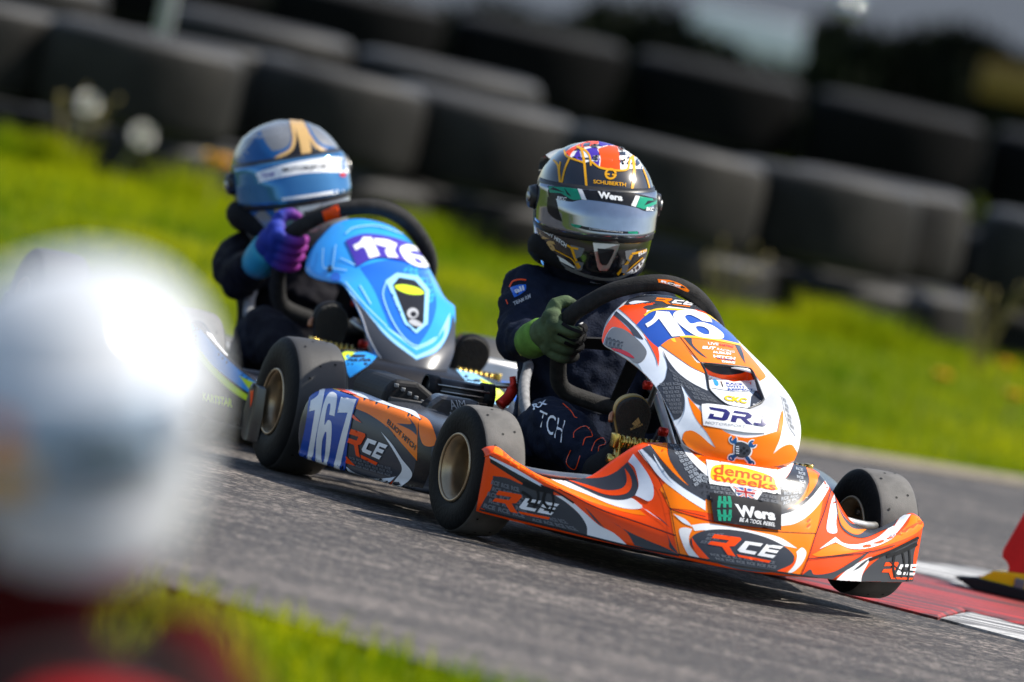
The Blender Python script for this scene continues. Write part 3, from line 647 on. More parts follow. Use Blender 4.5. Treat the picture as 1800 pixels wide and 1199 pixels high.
def pod_surface(side):
    ST = [(-.158, .375, .40, .085, .150), (-.165, .35, .425, .065, .172), (-.19, .335, .447, .052, .188), (-.26, .33, .468, .047, .196), (-.40, .335, .500, .046, .205), (-.53, .34, .526, .046, .208), (-.66, .345, .545, .046, .202), (-.705, .35, .549, .048, .196), (-.712, .37, .54, .06, .18)]
    rows = []
    for y, xi, xo, zb, zt in ST:
        w = xo - xi; h = zt - zb
        q = [(xi, zt - .02), (xi + w * .25, zt), (xo - w * .28, zt - .002), (xo - w * .08, zt - h * .10), (xo, zt - h * .30), (xo + .004, zb + h * .40), (xo - .004, zb + h * .14), (xo - w * .10, zb + .004), (xi + w * .2, zb), (xi, zb + .01)]
        rows.append(catmull([Vector((side * a, y, b)) for a, b in q], 4))
    cols = [catmull(list(c), 5) for c in zip(*rows)]
    rr = [list(r_) for r_ in zip(*cols)]
    v, f = grid(rr); nc = len(rr[0]); n = len(rr)
    f.append(tuple(range(nc))); f.append(tuple(reversed(range((n - 1) * nc, n * nc))))
    return v, f
def wheel(parent, name, x_out, x_in, y, R, rim, steer=0.0, tread=TRD, z=None, tw=0.9):
    """x_out/x_in: outer and inner face in kart frame"""
    w = abs(x_out - x_in); s = 1 if x_out > x_in else -1; h = w / 2; c = Vector(((x_out + x_in) / 2, y, R if z is None else z))
    M = Matrix.Translation(c) @ Matrix.Rotation(steer, 4, 'Z')
    k = rim
    pr = [(-h * .96, k * .96), (-h * .98, k), (-h * .90, k * .93), (-h * .74, k * .84), (-h * .2, k * .80), (h * .45, k * .80), (h * .74, k * .84), (h * .90, k * .93), (h * .98, k), (h * .96, k * .96), (h * .72, k * .80), (h * .45, k * .755), (-h * .2, k * .755), (-h * .74, k * .80), (-h * .96, k * .96)]
    mb = MB(); v, f = lathe(pr, 'x', 48); mb.add(v, f)
    d = -s * h * .3                                          # spoke disc sits towards the inside
    v, f = lathe([(d - .004, .004), (d - .006, k * .78), (d + .006, k * .78), (d + .004, .004)], 'x', 32); mb.add(v, f)
    for e_ in (-1, 1):                                         # rolled rim lips
        v, f = tube([Vector((e_ * h * .97, k * .975 * cos(t_), k * .975 * sin(t_))) for t_ in np.linspace(0, 2 * pi, 49)[:-1]], .0032, 8, True); mb.add(v, f)
    o = mb.build(name, RIM, parent); o.matrix_basis = M
    T = [(-h * .93, k * .99), (-h * 1.0, k * 1.12), (-h * 1.04, k * 1.40), (-h * 1.0, R * .86), (-h * .93, R * .925), (-h * .84, R * .968), (-h * .74, R * .985), (-h * .35, R * .998), (0, R), (h * .35, R * .998), (h * .74, R * .985), (h * .84, R * .968), (h * .93, R * .925), (h * 1.0, R * .86), (h * 1.04, k * 1.40), (h * 1.0, k * 1.12), (h * .93, k * .99)]
    v, f = lathe(T, 'x', 64); a, b = 5 * 64, 11 * 64
    MBW = MB()
    t = link('tyre', v, f, None, o, True, [RUB, tread], [1 if a <= i < b else 0 for i in range(len(f))])
    for q in (-.45, .1, .5):                                   # moulded wear holes
        for a_ in np.arange(0, 2 * pi, pi / 5):
            c_ = Vector((h * q, (R + .0004) * cos(a_ + q), (R + .0004) * sin(a_ + q))); nn = Vector((0, cos(a_ + q), sin(a_ + q))); tt = nn.cross(Vector((1, 0, 0)))
            mb2 = [c_ + tt * .0028 * cos(u) + Vector((1, 0, 0)) * .0028 * sin(u) for u in np.linspace(0, 2 * pi, 7)[:-1]]
            MBW.add(mb2, [tuple(range(6))])
    MBW.build('wear_holes', RUB, o, False)['kind'] = 'stuff'
    mb = MB(); v, f = lathe([(d - .02, .002), (d - .02, .026), (d + .02, .026), (d + .02, .002)], 'x', 20); mb.add(v, f)
    for q in range(3):
        t_ = 2 * pi * q / 3; v, f = lathe([(d - .012, .001), (d - .012, .007), (d + .012, .007), (d + .012, .001)], 'x', 8, (0, .042 * cos(t_), .042 * sin(t_))); mb.add(v, f)
    mb.build('hub', mat('dark_alloy', (.12, .11, .1), rough=.4, metal=.8), o)
    return o
def wheel_plane(fr_turn=0.0):
    p0 = Vector((0, -.34, .40)); up = Vector((0, .57, .82)).normalized(); n = Vector((0, -.82, .57)).normalized(); return p0, up, n
SWP = [(.162, -.02), (.171, .04), (.141, .091), (.096, .135), (.022, .166), (-.043, .157), (-.100, .117), (-.143, .06), (-.157, 0), (-.147, -.07), (-.105, -.13), (-.02, -.163), (.063, -.155), (.122, -.135), (.150, -.080)]
def sw_point(a, b, p0=None, dz=0.0):
    p, up, n = wheel_plane(); return p + Vector((a, 0, 0)) + up * b + Vector((0, 0, dz))
def build_kart(name, label, M, st):
    K_ = empty(name, M, label, 'kart', 'racing karts on the track'); fr = Frame(M); out = {'root': K_, 'fr': fr}
    dz = st.get('dz', 0.0)
    v, f = nose_surface(st.get('nose_dz', 0), st.get('tip_lift', 0)); no = outward(link('front_spoiler', v, f, st['nose'], K_), (0, .1, .08)); out['nose'] = no
    v, f = fairing_surface(st.get('fair', FAIR), st.get('fair_dz', 0), dx=st.get('fair_dx', 0))
    if st.get('scoop'):
        lp = [smooth_loop(st['scoop'], 4)]; keep = []
        P = []
        for p in v:
            q = M @ p - CAM; d = q.dot(FW); P.append((PW / 2 + FPX * q.dot(RT) / d, PH / 2 - FPX * q.dot(UP) / d))
        ct = [np.mean([P[i] for i in q], axis=0) for q in f]; hit = inside(ct, lp)
        full = outward(link('front_fairing', v, f, st['fairing'], K_), (0, -.05, .15)); out['fair_bvh'] = bvh_of(full); bpy.data.objects.remove(full)
        f = [q for q, h in zip(f, hit) if not h]
        fa = outward(link('front_fairing', v, f, st['fairing'], K_), (0, -.05, .15))
    else:
        fa = outward(link('front_fairing', v, f, st['fairing'], K_), (0, -.05, .15)); out['fair_bvh'] = bvh_of(fa)
    out['fair'] = fa
    mod(no, 'SOLIDIFY', thickness=0.004, offset=-1); mod(fa, 'SOLIDIFY', thickness=0.004, offset=-1)
    # wheels
    fw, rw = .100, .120
    for s in (1, -1):
        wheel(K_, 'front_wheel', s * .468, s * (.468 - fw), 0.0, .127, .0675, st.get('steer', 0), st.get('tread_f', TRD), .127)
        wheel(K_, 'rear_wheel', s * .547, s * (.547 - rw), -WB, .1375, .0675, 0, TRDR, .1375)
        # stub axle and steering arm
        v, f = tube([(s * .27, 0, .10), (s * .30, 0, .125), (s * .395, 0, .127)], [.014, .014, .010], 10); link('stub_axle', v, f, STEEL, K_)
        v, f = tube([(s * .30, -.02, .12), (s * .02, -.03, .11)], .006, 8); link('tie_rod', v, f, STEEL, K_)
        # chassis side rails
        v, f = tube(catmull([(s * .10, .24, .055), (s * .20, .20, .052), (s * .275, .05, .05), (s * .28, -.15, .048), (s * .24, -.45, .048), (s * .26, -.75, .05), (s * .28, -1.0, .08)], 6), .014, 12); link('side_rail', v, f, TUBE, K_)
        v, f = tube(catmull([(s * .25, -.22, .06), (s * .36, -.24, .075), (s * .40, -.30, .09), (s * .42, -.60, .09), (s * .37, -.68, .075), (s * .25, -.69, .06)], 6), .010, 10); link('side_bumper_bar', v, f, STEEL, K_)
        v, f = box((s * .27, -.92, .135), (.03, .08, .09), .008); link('axle_bearing', v, f, BLK, K_)
        if s < 0 or st.get('pod', True):
            v, f = pod_surface(s); p = outward(link('side_pod', v, f, st['pod_mat'], K_), (s * .42, -.45, .12)); out['pod' + ('R' if s > 0 else 'L')] = p
    v, f = tube([(-.455, -WB, .1375), (.455, -WB, .1375)], .014, 14); link('rear_axle', v, f, STEEL, K_)
    v, f = tube(catmull([(-.36, .20, .10), (-.30, .27, .105), (-.1, .33, .11), (.1, .33, .11), (.30, .27, .105), (.36, .20, .10)], 6), .010, 10); link('front_bumper_bar', v, f, STEEL, K_)
    v, f = tube(catmull([(-.40, .09, .150), (-.33, .17, .152), (-.2, .235, .165), (0, .25, .17), (.2, .235, .165), (.33, .17, .152), (.40, .09, .150)], 6), .009, 10); link('upper_bumper_bar', v, f, st.get('bar', STEEL), K_)
    for s in (1, -1):
        v, f = tube([(s * .2, .235, .165), (s * .15, .12, .06)], .008, 8); link('bumper_strut', v, f, TUBE, K_)
    # floor tray
    tr = catmull([(.0, .27, .038), (.15, .26, .038), (.25, .12, .038), (.27, -.1, .038), (.23, -.42, .038), (0, -.44, .038), (-.23, -.42, .038), (-.27, -.1, .038), (-.25, .12, .038), (-.15, .26, .038)], 3, True)
    v, f = extrude_poly(tr, (0, 0, -.003)); link('floor_tray', v, f, BLKM, K_, False)
    # rear bumper
    rb = []
    for y, x in ((-1.03, .30), (-1.05, .46), (-1.075, .535), (-1.04, .555), (-.985, .55)): rb.append((x, y))
    full = [(-a, b) for a, b in reversed(rb)] + [(-.1, -1.09), (.1, -1.09)] + rb
    rows = [catmull([Vector((a, b + ins, z)) for a, b in full], 4) for z, ins in ((.045, .012), (.05, 0), (.10, -.012), (.15, 0), (.16, .012), (.155, .03), (.10, .035), (.05, .03), (.045, .012))]
    v, f = grid(rows); b_ = link('rear_bumper', v, f, st.get('bumper', BLK), K_); out['bumper'] = b_
    # seat
    rows = []
    for t in np.linspace(0, 1, 15):
        a = t * 1.55; cy = -.42 - .30 * sin(min(a, pi / 2) * .95) - (.10 * max(0, t - .55)); cz = .055 + .02 * t + (.34 * max(0, t - .30) ** 1.15)
        hw = .125 + .045 * sin(pi * min(1, t * 1.1)) ; hh = .05 + .13 * sin(pi * min(1, .15 + t * .72)); row = []
        for s_ in np.linspace(-1, 1, 17):
            x = hw * (abs(s_) ** .75) * (1 if s_ > 0 else -1); e_ = abs(s_) ** 3
            row.append(Vector((x, cy + e_ * hh * (.35 + .75 * t), cz + e_ * hh * (1.1 - .75 * t))))
        rows.append(row)
    cols = [catmull(list(c), 2) for c in zip(*rows)]; rr = [list(r_) for r_ in zip(*cols)]; v, f = grid(rr)
    se = link('seat', v, f, mat('seat_shell', (.014, .014, .015), rough=.3, coat=.5), K_); mod(se, 'SOLIDIFY', thickness=.006, offset=0)
    for k in (0, -1):
        v, f = tube([r_[k] for r_ in rr], .0115, 8); link('seat_edge_trim', v, f, st.get('trim', mat('grey_edge_tape', (.22, .225, .24), rough=.7, var=.3, vscale=90)), se)
    # steering
    sh = st.get('sw_dz', 0.0)
    v, f = tube(catmull([sw_point(a, b, dz=sh) for a, b in SWP], 6, True), .0172, 14, True); sw = link('steering_wheel', v, f, st.get('grip', SUEDE), K_); out['sw'] = sw
    for a, b in ((.15, -.02), (-.145, 0.0), (0, -.15)):
        p, q = sw_point(a * .1, b * .1, dz=sh), sw_point(a, b, dz=sh); _, up, n = wheel_plane()
        dr = (q - p).normalized(); sd = dr.cross(n).normalized() * .016
        v, f = extrude_poly([p + sd, q + sd * .8, q - sd * .8, p - sd], n * .005); link('spoke', v, f, BLKM, sw, False)
    _, up, n = wheel_plane(); c0 = sw_point(0, 0, dz=sh)
    v, f = tube([c0 + n * .012, c0 - n * .03], .03, 20); link('hub', v, f, REDM, sw)
    v, f = tube([c0 - n * .02, Vector((.0, -.05, .22 + sh)), Vector((0, .10, .085))], .0095, 12); link('steering_column', v, f, STEEL, K_)
    for s in (1, -1):
        v, f = tube([(s * .10, -.02, .05), (s * .02, -.10, .255 + sh)], .007, 8); link('column_support', v, f, TUBE, K_)
        v, f = tube([(s * .045, -.12, .30 + sh), (s * .10, .06, .375 + sh + st.get('bracket', 0)), (s * .05, .2, .340 + sh + st.get('bracket', 0))], .006, 8); link('fairing_bracket', v, f, STEEL, K_)
        v, f = tube([(s * .05, .22, .33 + st.get('bracket', 0)), (s * .04, .26, .06)], .007, 8); link('fairing_post', v, f, STEEL, K_)
    for p in ((.032, -.18, .335), (.05, .0, .26)):
        v, f = lathe([(-.008, .002), (-.008, .009), (.008, .009), (.008, .002)], 'x', 16, (p[0], p[1], p[2] + sh)); link('clamp', v, f, REDM, K_)
    # pedals, side mounted
    for s in (1, -1):
        mb = MB()
        v, f = extrude_poly([(s * .200, .135, .06), (s * .200, .165, .06), (s * .200, .175, .15), (s * .200, .160, .25), (s * .200, .142, .25), (s * .200, .150, .15)], (-s * .008, 0, 0)); mb.add(v, f)
        v, f = tube([(s * .205, .155, .238), (s * .11, .155, .238)], .0075, 12); mb.add(v, f)
        for k in range(7):
            v, f = lathe([(-.003, .006), (-.003, .0135), (.003, .0135), (.003, .006)], 'x', 16, (s * (.188 - .0115 * k), .155, .238)); mb.add(v, f)
        v, f = tube([(s * .212, .155, .20), (s * .195, .155, .20)], .011, 14); mb.add(v, f)
        v, f = tube([(s * .24, .15, .065), (s * .15, .15, .065)], .009, 12); mb.add(v, f)
        v, f = box((s * .204, .155, .238), (.012, .026, .03), .003); mb.add(v, f)
        mb.build('pedal', GOLD, K_)
        v, f = tube([(s * .215, .15, .11), (s * .20, .02, .10)], .006, 8); link('pedal_return_spring', v, f, STEEL, K_)
    v, f = tube(catmull([(.20, .10, .27), (.195, .09, .285), (.17, .075, .29), (.15, .07, .28), (.14, .07, .25)], 5), .005, 8); link('brake_pipe', v, f, mat('copper_pipe', (.45, .2, .1), rough=.4, metal=.6), K_)
    # engine side: airbox, exhaust body, ribbed guard
    if st.get('engine', True):
        v, f = extrude_poly([(.475, -.66, .12), (.475, -.66, .225), (.455, -.66, .250), (.405, -.66, .252), (.335, -.66, .212), (.325, -.66, .19), (.325, -.66, .12)], (0, .20, 0)); a_ = link('airbox', v, f, BLKM, K_, False); mod(a_, 'BEVEL', width=.012, segments=3)
        for k in range(6):
            t_ = k / 5; v, f = box((.452 - .075 * t_, -.462 + .0, .238 - .030 * t_), (.009, .012, .008), .002); link('louvre', v, f, V['graphite'], a_)
        v, f = box((.40, -.458, .185), (.13, .012, .06), .004); link('airbox_lid', v, f, BLK, a_)
        v, f = tube([(.335, -.60, .235), (.20, -.60, .235)], .024, 22); mb = MB().add(v, f)
        ex = mb.build('silencer', BLK, K_)
        for x in (.330, .212):
            v, f = lathe([(-.012, .024), (-.012, .0275), (.012, .0275), (.012, .024)], 'x', 22, (x, -.60, .235)); link('clamp_band', v, f, BLKM, ex)
        for k in range(3):
            v, f = box((.27, -.577 + .001 * k, .222 + .012 * k), (.11, .006, .003)); link('fin', v, f, STEEL, ex)
        gp = [(.405, -.46, .165), (.395, -.46, .216), (.372, -.46, .237), (.29, -.46, .235), (.27, -.46, .20), (.27, -.46, .12), (.40, -.46, .12)]
        v, f = extrude_poly(gp, (0, .05, 0)); gd = link('chain_guard', v, f, CARB, K_, False); mod(gd, 'BEVEL', width=.008, segments=2); out['guard'] = gd
        for k in range(9):
            v, f = box((.335, -.408, .13 + .0085 * k), (.11 - .002 * k, .004, .003)); link('rib', v, f, CARB, gd)
        v, f = box((.28, -.62, .12), (.14, .16, .14), .015); link('engine_block', v, f, mat('engine_alloy', (.06, .06, .062), rough=.5, metal=.6), K_)
        v, f = tube(catmull([(.168, -.585, .285), (.165, -.58, .265), (.172, -.575, .245), (.19, -.57, .225)], 4), [.007] * 5 + [.012] * 8, 10); link('red_lever', v, f, REDM, K_)
        v, f = tube([(.20, -.59, .262), (.14, -.59, .268)], .006, 8); link('lever_bolt', v, f, STEEL, K_)
    if st.get('radiator'):
        v, f = box((-.34, -.50, .175), (.24, .06, .15), .012); ra = link('radiator', v, f, mat('radiator_alloy', (.38, .38, .37), rough=.35, metal=.8), K_)
        ra.matrix_basis = Matrix.Translation((0, 0, 0))
        v, f = lathe([(0, .012), (.018, .012), (.018, .022), (.034, .022), (.036, .002)], 'z', 18, (-.325, -.50, .25)); link('filler_cap', v, f, V['crimson'], ra)
        for k in range(6):
            v, f = lathe([(0, .001), (0, .006), (.006, .006), (.006, .001)], 'y', 8, (-.24 - .04 * k, -.471, .19 + .01 * (k % 2))); link('bolt', v, f, STEEL, ra)
    return out
# ------------------------------------------------------------------ drivers
def capsule(a, ra, b, rb, seg=14):
    a, b = Vector(a), Vector(b); d = (b - a).normalized(); P = []; R = []
    for k in range(5): t = pi / 2 * (k / 4.0); P.append(a - d * ra * cos(t)); R.append(max(1e-4, ra * sin(t)))
    for k in range(1, 5): P.append(a.lerp(b, k / 5)); R.append(ra + (rb - ra) * k / 5)
    for k in range(5): t = pi / 2 * (k / 4.0); P.append(b + d * rb * sin(t)); R.append(max(1e-4, rb * cos(t)))
    return tube(P, R, seg)
def ell_loft(secs, seg=24):                       # secs: (centre, half-width x, half-depth y, tilt)
    rows = [[Vector(c) + Vector((rx * cos(2 * pi * k / seg), ry * sin(2 * pi * k / seg), 0)) for k in range(seg)] for c, rx, ry in secs]
    v, f = grid(rows, True); f.append(tuple(reversed(range(seg)))); f.append(tuple(range(len(v) - seg, len(v)))); return v, f
CLOUD = bpy.data.textures.new('cloth_folds', 'CLOUDS'); CLOUD.noise_scale = 0.05; CLOUD.noise_depth = 3
def fabric(name, c): return mat(name, c, rough=.8, var=.25, vscale=30, bump=.25, bscale=220, spec=.1)
HELM = [(-.138, .080, .098, -.06), (-.130, .092, .118, -.075), (-.105, .106, .136, -.092), (-.07, .116, .146, -.108), (-.03, .122, .143, -.124), (.01, .1235, .135, -.136), (.045, .120, .122, -.141), (.078, .108, .101, -.136), (.105, .088, .074, -.117), (.124, .060, .042, -.088), (.134, .030, .010, -.055), (.137, .004, -.018, -.03)]
def helmet_point(z, a, off=0.0):
    """height z, angle a from forward (positive to the driver's right)"""
    zs = [h[0] for h in HELM]; z = max(zs[0], min(zs[-1], z)); i = max(0, min(len(zs) - 2, int(np.searchsorted(zs, z)) - 1)); t = (z - zs[i]) / (zs[i + 1] - zs[i])
    wx, yf, yb = [HELM[i][k] * (1 - t) + HELM[i + 1][k] * t for k in (1, 2, 3)]
    n = 2.25; cm = min(max((yf + yb) / 2 * .25, yb + .3 * (yf - yb)), yf - .3 * (yf - yb)); L = (yf - cm) if cos(a) >= 0 else (cm - yb)
    ca, sa = abs(cos(a)), abs(sin(a)); r_ = (ca ** n / L ** n + sa ** n / wx ** n) ** (-1 / n) if (ca or sa) else 0
    return Vector((sin(a) * (r_ + off), cm + cos(a) * (r_ + off), z))
def build_helmet(parent, H, st):
    zs = np.concatenate([np.linspace(-.138, .105, 34), np.linspace(.112, .137, 12)]); seg = 72
    rows = [[helmet_point(z, 2 * pi * k / seg) for k in range(seg)] for z in zs]
    # smooth the stack a little
    A = np.array([[tuple(p) for p in r_] for r_ in rows])
    for _ in range(2): A[1:-1, :, :2] = .25 * A[:-2, :, :2] + .5 * A[1:-1, :, :2] + .25 * A[2:, :, :2]
    v, f = grid([[H @ Vector(p) for p in r_] for r_ in A], True); f.append(tuple(range(len(v) - seg, len(v))))
    hc = H @ Vector((0, 0, 0)); sh = outward(link('helmet', v, f, st['shell'], parent), hc)
    B = [[tuple(helmet_point(-.138 + .004 * k, 2 * pi * j / seg, -.004 * k)) for j in range(seg)] for k in range(6)]
    v, f = grid([[H @ Vector(p) for p in r_] for r_ in B], True); link('neck_roll', v, f, BLKM, sh)
    # visor
    def band(z0, z1, amax, off, nz=12, na=40, bow=0.0):
        rows = []
        for i in range(nz + 1):
            row = []
            for j in range(na + 1):
                a = -amax + 2 * amax * j / na; u = abs(a) / amax
                zz = z0 + (z1 - z0) * i / nz
                zz = zz * (1 - .0 * u) + bow * u * u * (1 if i < nz / 2 else -.6) * (abs(i - nz / 2) / (nz / 2))
                row.append(H @ helmet_point(zz, a, off))
            rows.append(row)
        return grid(rows)
    v, f = band(-.036, .056, radians(82), .0042, bow=.010); vs = outward(link('visor', v, f, st['visor'], sh), hc); mod(vs, 'SOLIDIFY', thickness=.0025, offset=-1)
    v, f = band(-.046, .063, radians(95), .0020, bow=.008); vf = outward(link('visor_surround', v, f, st.get('surround', BLK), sh), hc); mod(vf, 'SOLIDIFY', thickness=.002, offset=-1)
    for s in (1, -1):
        c = helmet_point(.018, s * radians(92), .006); n = Vector((s, .1, 0)).normalized()
        v, f = tube([H @ (c - n * .006), H @ (c + n * .008)], [.026, .022], 20); pv = link('visor_pivot', v, f, st.get('surround', BLK), sh)
        v, f = tube([H @ (c + n * .007), H @ (c + n * .012)], .010, 14); link('screw', v, f, STEEL, sh)
    # chin vent
    def patch(pts, off, th=.004):
        P = [H @ helmet_point(z, a, off) for a, z in pts]; cc = [H @ helmet_point(z, a, off + th) for a, z in pts]; k = len(P)
        return P + cc, [tuple(range(k, 2 * k))] + [(i, (i + 1) % k, k + (i + 1) % k, k + i) for i in range(k)]
    cv = [(.19, -.048), (.16, -.066), (.09, -.098), (.05, -.105), (-.05, -.105), (-.09, -.098), (-.16, -.066), (-.19, -.048)]
    v, f = patch(cv, .0, .006); link('chin_vent', v, f, st.get('vent', STEEL), sh, False)
    v, f = patch([(a * .62, -.074 + (z + .074) * .6) for a, z in cv], .006, .001); link('vent_mesh', v, f, BLKM, sh, False)
    for s in (1, -1):
        for q in ([(.30, -.062), (.52, -.058), (.42, -.085), (.34, -.078)], [(.30, -.092), (.42, -.09), (.46, -.112), (.33, -.108)]):
            v, f = patch([(s * a, z) for a, z in (q if s > 0 else reversed(q))], .0005, .0012); link('side_vent', v, f, st.get('sidevent', V['graphite']), sh, False)
    if st.get('spoiler', False):
        rows = []
        for a in np.linspace(-.9, .9, 13):
            r_ = []
            for z, o in ((.06, .003), (.085, .012), (.104, .020), (.112, .016), (.106, .002)): r_.append(H @ helmet_point(z - .02 * a * a, pi + a, o))
            rows.append(r_)
        v, f = grid(rows); link('rear_spoiler', v, f, st['spoiler'], sh)
    return sh, vs
def two_tone(m, c, x0, x1):
    """second fabric colour on the finger side of a glove"""
    t = m.node_tree; N = t.nodes; L = t.links; b = N['Principled BSDF']; src = b.inputs['Base Color'].links[0].from_socket
    tc = N.new('ShaderNodeTexCoord'); sx = N.new('ShaderNodeSeparateXYZ'); L.new(tc.outputs['Object'], sx.inputs[0])
    mr = N.new('ShaderNodeMapRange'); mr.inputs[1].default_value = x0; mr.inputs[2].default_value = x1; L.new(sx.outputs[0], mr.inputs[0])
    mx = N.new('ShaderNodeMix'); mx.data_type = 'RGBA'; L.new(mr.outputs[0], mx.inputs['Factor']); mx.inputs['A'].default_value = (*c, 1); L.new(src, mx.inputs['B']); L.new(mx.outputs['Result'], b.inputs['Base Color'])
    return m
def build_driver(name, label, M, st):
    e = empty(name, M, label, 'person', 'kart drivers'); fr = Frame(M); J = st['joints']; out = {'root': e, 'fr': fr}
    mb = MB(); add = lambda *a: mb.add(*capsule(*a))
    hd = Vector(J['head']); sR, sL = Vector(J['shR']), Vector(J['shL']); ch = (sR + sL) / 2
    v, f = ell_loft([((0, -.60, .075), .13, .12), ((0, -.62, .13), .135, .115), ((ch.x * .3, -.635, .22), .128, .10), ((ch.x * .6, -.64, .32), .140, .098), ((ch.x * .9, ch.y + .01, ch.z - .07), .150, .098), ((ch.x, ch.y, ch.z - .01), .135, .085), ((ch.x, ch.y + .005, ch.z + .04), .088, .07), ((hd.x, hd.y, hd.z - .11), .06, .06)]); mb.add(v, f)
    for s, k in ((1, 'R'), (-1, 'L')):
        sh_, el, wr = Vector(J['sh' + k]), Vector(J['el' + k]), Vector(J['wr' + k])
        aw = st.get('arm', .9); add(sh_, .064 * aw, sh_ + (el - sh_) * .5, .058 * aw); add(sh_ + (el - sh_) * .4, .060 * aw, el, .050 * aw); add(el, .051 * aw, el.lerp(wr, .6), .042 * aw); add(el.lerp(wr, .5), .043 * aw, wr, .030)
        hp, kn, an = Vector(J['hip' + k]), Vector(J['kn' + k]), Vector(J['an' + k])
        add(hp, .080, hp.lerp(kn, .55), .072); add(hp.lerp(kn, .5), .073, kn, .058); add(kn, .058, kn.lerp(an, .45), .054); add(kn.lerp(an, .4), .054, an, .037)
    b = mb.build('suit', st['suit'], e)
    mod(b, 'REMESH', mode='VOXEL', voxel_size=.0065, use_smooth_shade=True); mod(b, 'SMOOTH', iterations=8, factor=.5)
    d = mod(b, 'DISPLACE', strength=.030, mid_level=.5, texture=CLOUD, texture_coords='LOCAL'); mod(b, 'SMOOTH', iterations=1, factor=.4)
    out['suit'] = b
    # collar / neck brace
    v, f = tube([Vector((hd.x + .092 * cos(t), hd.y + .0 + .085 * sin(t), ch.z + .075 + .012 * cos(2 * t))) for t in np.linspace(0, 2 * pi, 28)[:-1]], .030, 12, True); link('neck_brace', v, f, st['brace'], e)
    # boots
    for s, k in ((1, 'R'), (-1, 'L')):
        an = Vector(J['an' + k]); toe = Vector(J['toe' + k]); heel = Vector(J['heel' + k]); up = (toe - heel).normalized(); fn = Vector((0, 1, 0)); fn = (fn - up * fn.dot(up)).normalized(); sd = up.cross(fn).normalized()
        L = (toe - heel).length; o_ = [(-.022, .0), (-.027, .12), (-.026, .3), (-.024, .45), (-.032, .65), (-.036, .80), (-.030, .93), (-.012, 1.0), (.010, 1.0), (.028, .92), (.036, .78), (.033, .62), (.026, .45), (.027, .3), (.027, .12), (.022, .0), (.0, -.03)]
        sole = [heel + up * (t * L) + sd * (x * st.get('bootw', 1.0)) for x, t in o_]; sole = catmull(sole, 3, True)
        v, f = extrude_poly(sole, -fn * .014); so_ = link('boot', v, f, st['sole'], e, False); mod(so_, 'BEVEL', width=.004, segments=2, limit_method='ANGLE'); out['sole' + k] = so_
        mid = [p - fn * .012 + (p - (heel + toe) / 2) * .03 for p in sole]; v, f = extrude_poly(mid, -fn * .012); link('midsole', v, f, st['midsole'], so_, False)
        m2 = MB(); m2.add(*capsule(heel - fn * .045 + up * L * .15, .030, toe - fn * .035 - up * L * .2, .027)); m2.add(*capsule(heel - fn * .05 + up * L * .12, .033, an, .040))
        u_ = m2.build('upper', st['boot'], so_); mod(u_, 'REMESH', mode='VOXEL', voxel_size=.006, use_smooth_shade=True); mod(u_, 'SMOOTH', iterations=5)
    # gloved hands closed round the wheel rim
    for k, s in (('R', 1), ('L', -1)):
        c, t, o, n = st['grip' + k]                  # rim point, rim direction (towards index finger), outward, forward
        t, o, n = t.normalized(), o.normalized(), n.normalized(); wr = Vector(J['wr' + k]); mb = MB()
        palm = c + o * .034 - n * .004
        mb.add(*capsule(palm - t * .030, .021, palm + t * .030, .022)); mb.add(*capsule(palm + n * .018 - t * .030, .016, palm + n * .020 + t * .031, .017)); mb.add(*capsule(palm - o * -.004, .030, wr, .029)); mb.add(*capsule(palm - t * .015, .026, wr, .029))
        for q, (dt, ln) in enumerate(((.036, .92), (.013, 1.0), (-.011, .96), (-.034, .82))):
            path = [c + t * dt + o * (.036 * cos(a)) + n * (.036 * sin(a) * 1.0) for a in np.linspace(.35, .35 + 2.75 * ln, 9)]
            path = [c + t * dt + (p - c - t * dt) * (1.0 - .10 * (i / 8)) for i, p in enumerate(path)]
            mb.add(*tube(path, [.0125, .0128, .0122, .0120, .0118, .0112, .0105, .0098, .006], 12))
        a0 = palm + t * .026 - n * .012; mb.add(*tube(catmull([a0, a0 + t * .022 - n * .014 - o * .012, a0 + t * .030 - n * .018 - o * .034, a0 + t * .026 - n * .012 - o * .052], 4), [.016] * 5 + [.013] * 4 + [.011] * 3 + [.007], 12))
        g = mb.build('glove', st['glove'], e); mod(g, 'REMESH', mode='VOXEL', voxel_size=.0024, use_smooth_shade=True); mod(g, 'SMOOTH', iterations=4, factor=.5); out['glove' + k] = g
        cu = MB(); dv = (wr - palm).normalized(); cu.add(*tube([palm + dv * .028, palm + dv * .045, wr + dv * .005, wr + dv * .03], [.033, .036, .037, .035], 16)); link('glove_cuff', cu.v, cu.f, st['cuff'], g)
    H = Matrix.Translation(hd) @ Matrix.Rotation(st['hyaw'], 4, 'Z') @ Matrix.Rotation(st['hroll'], 4, 'Y') @ Matrix.Rotation(st['hpitch'], 4, 'X') @ Matrix.Scale(st.get('hs', 1), 4)
    out['helmet'], out['visor'] = build_helmet(e, H, st)
    return out
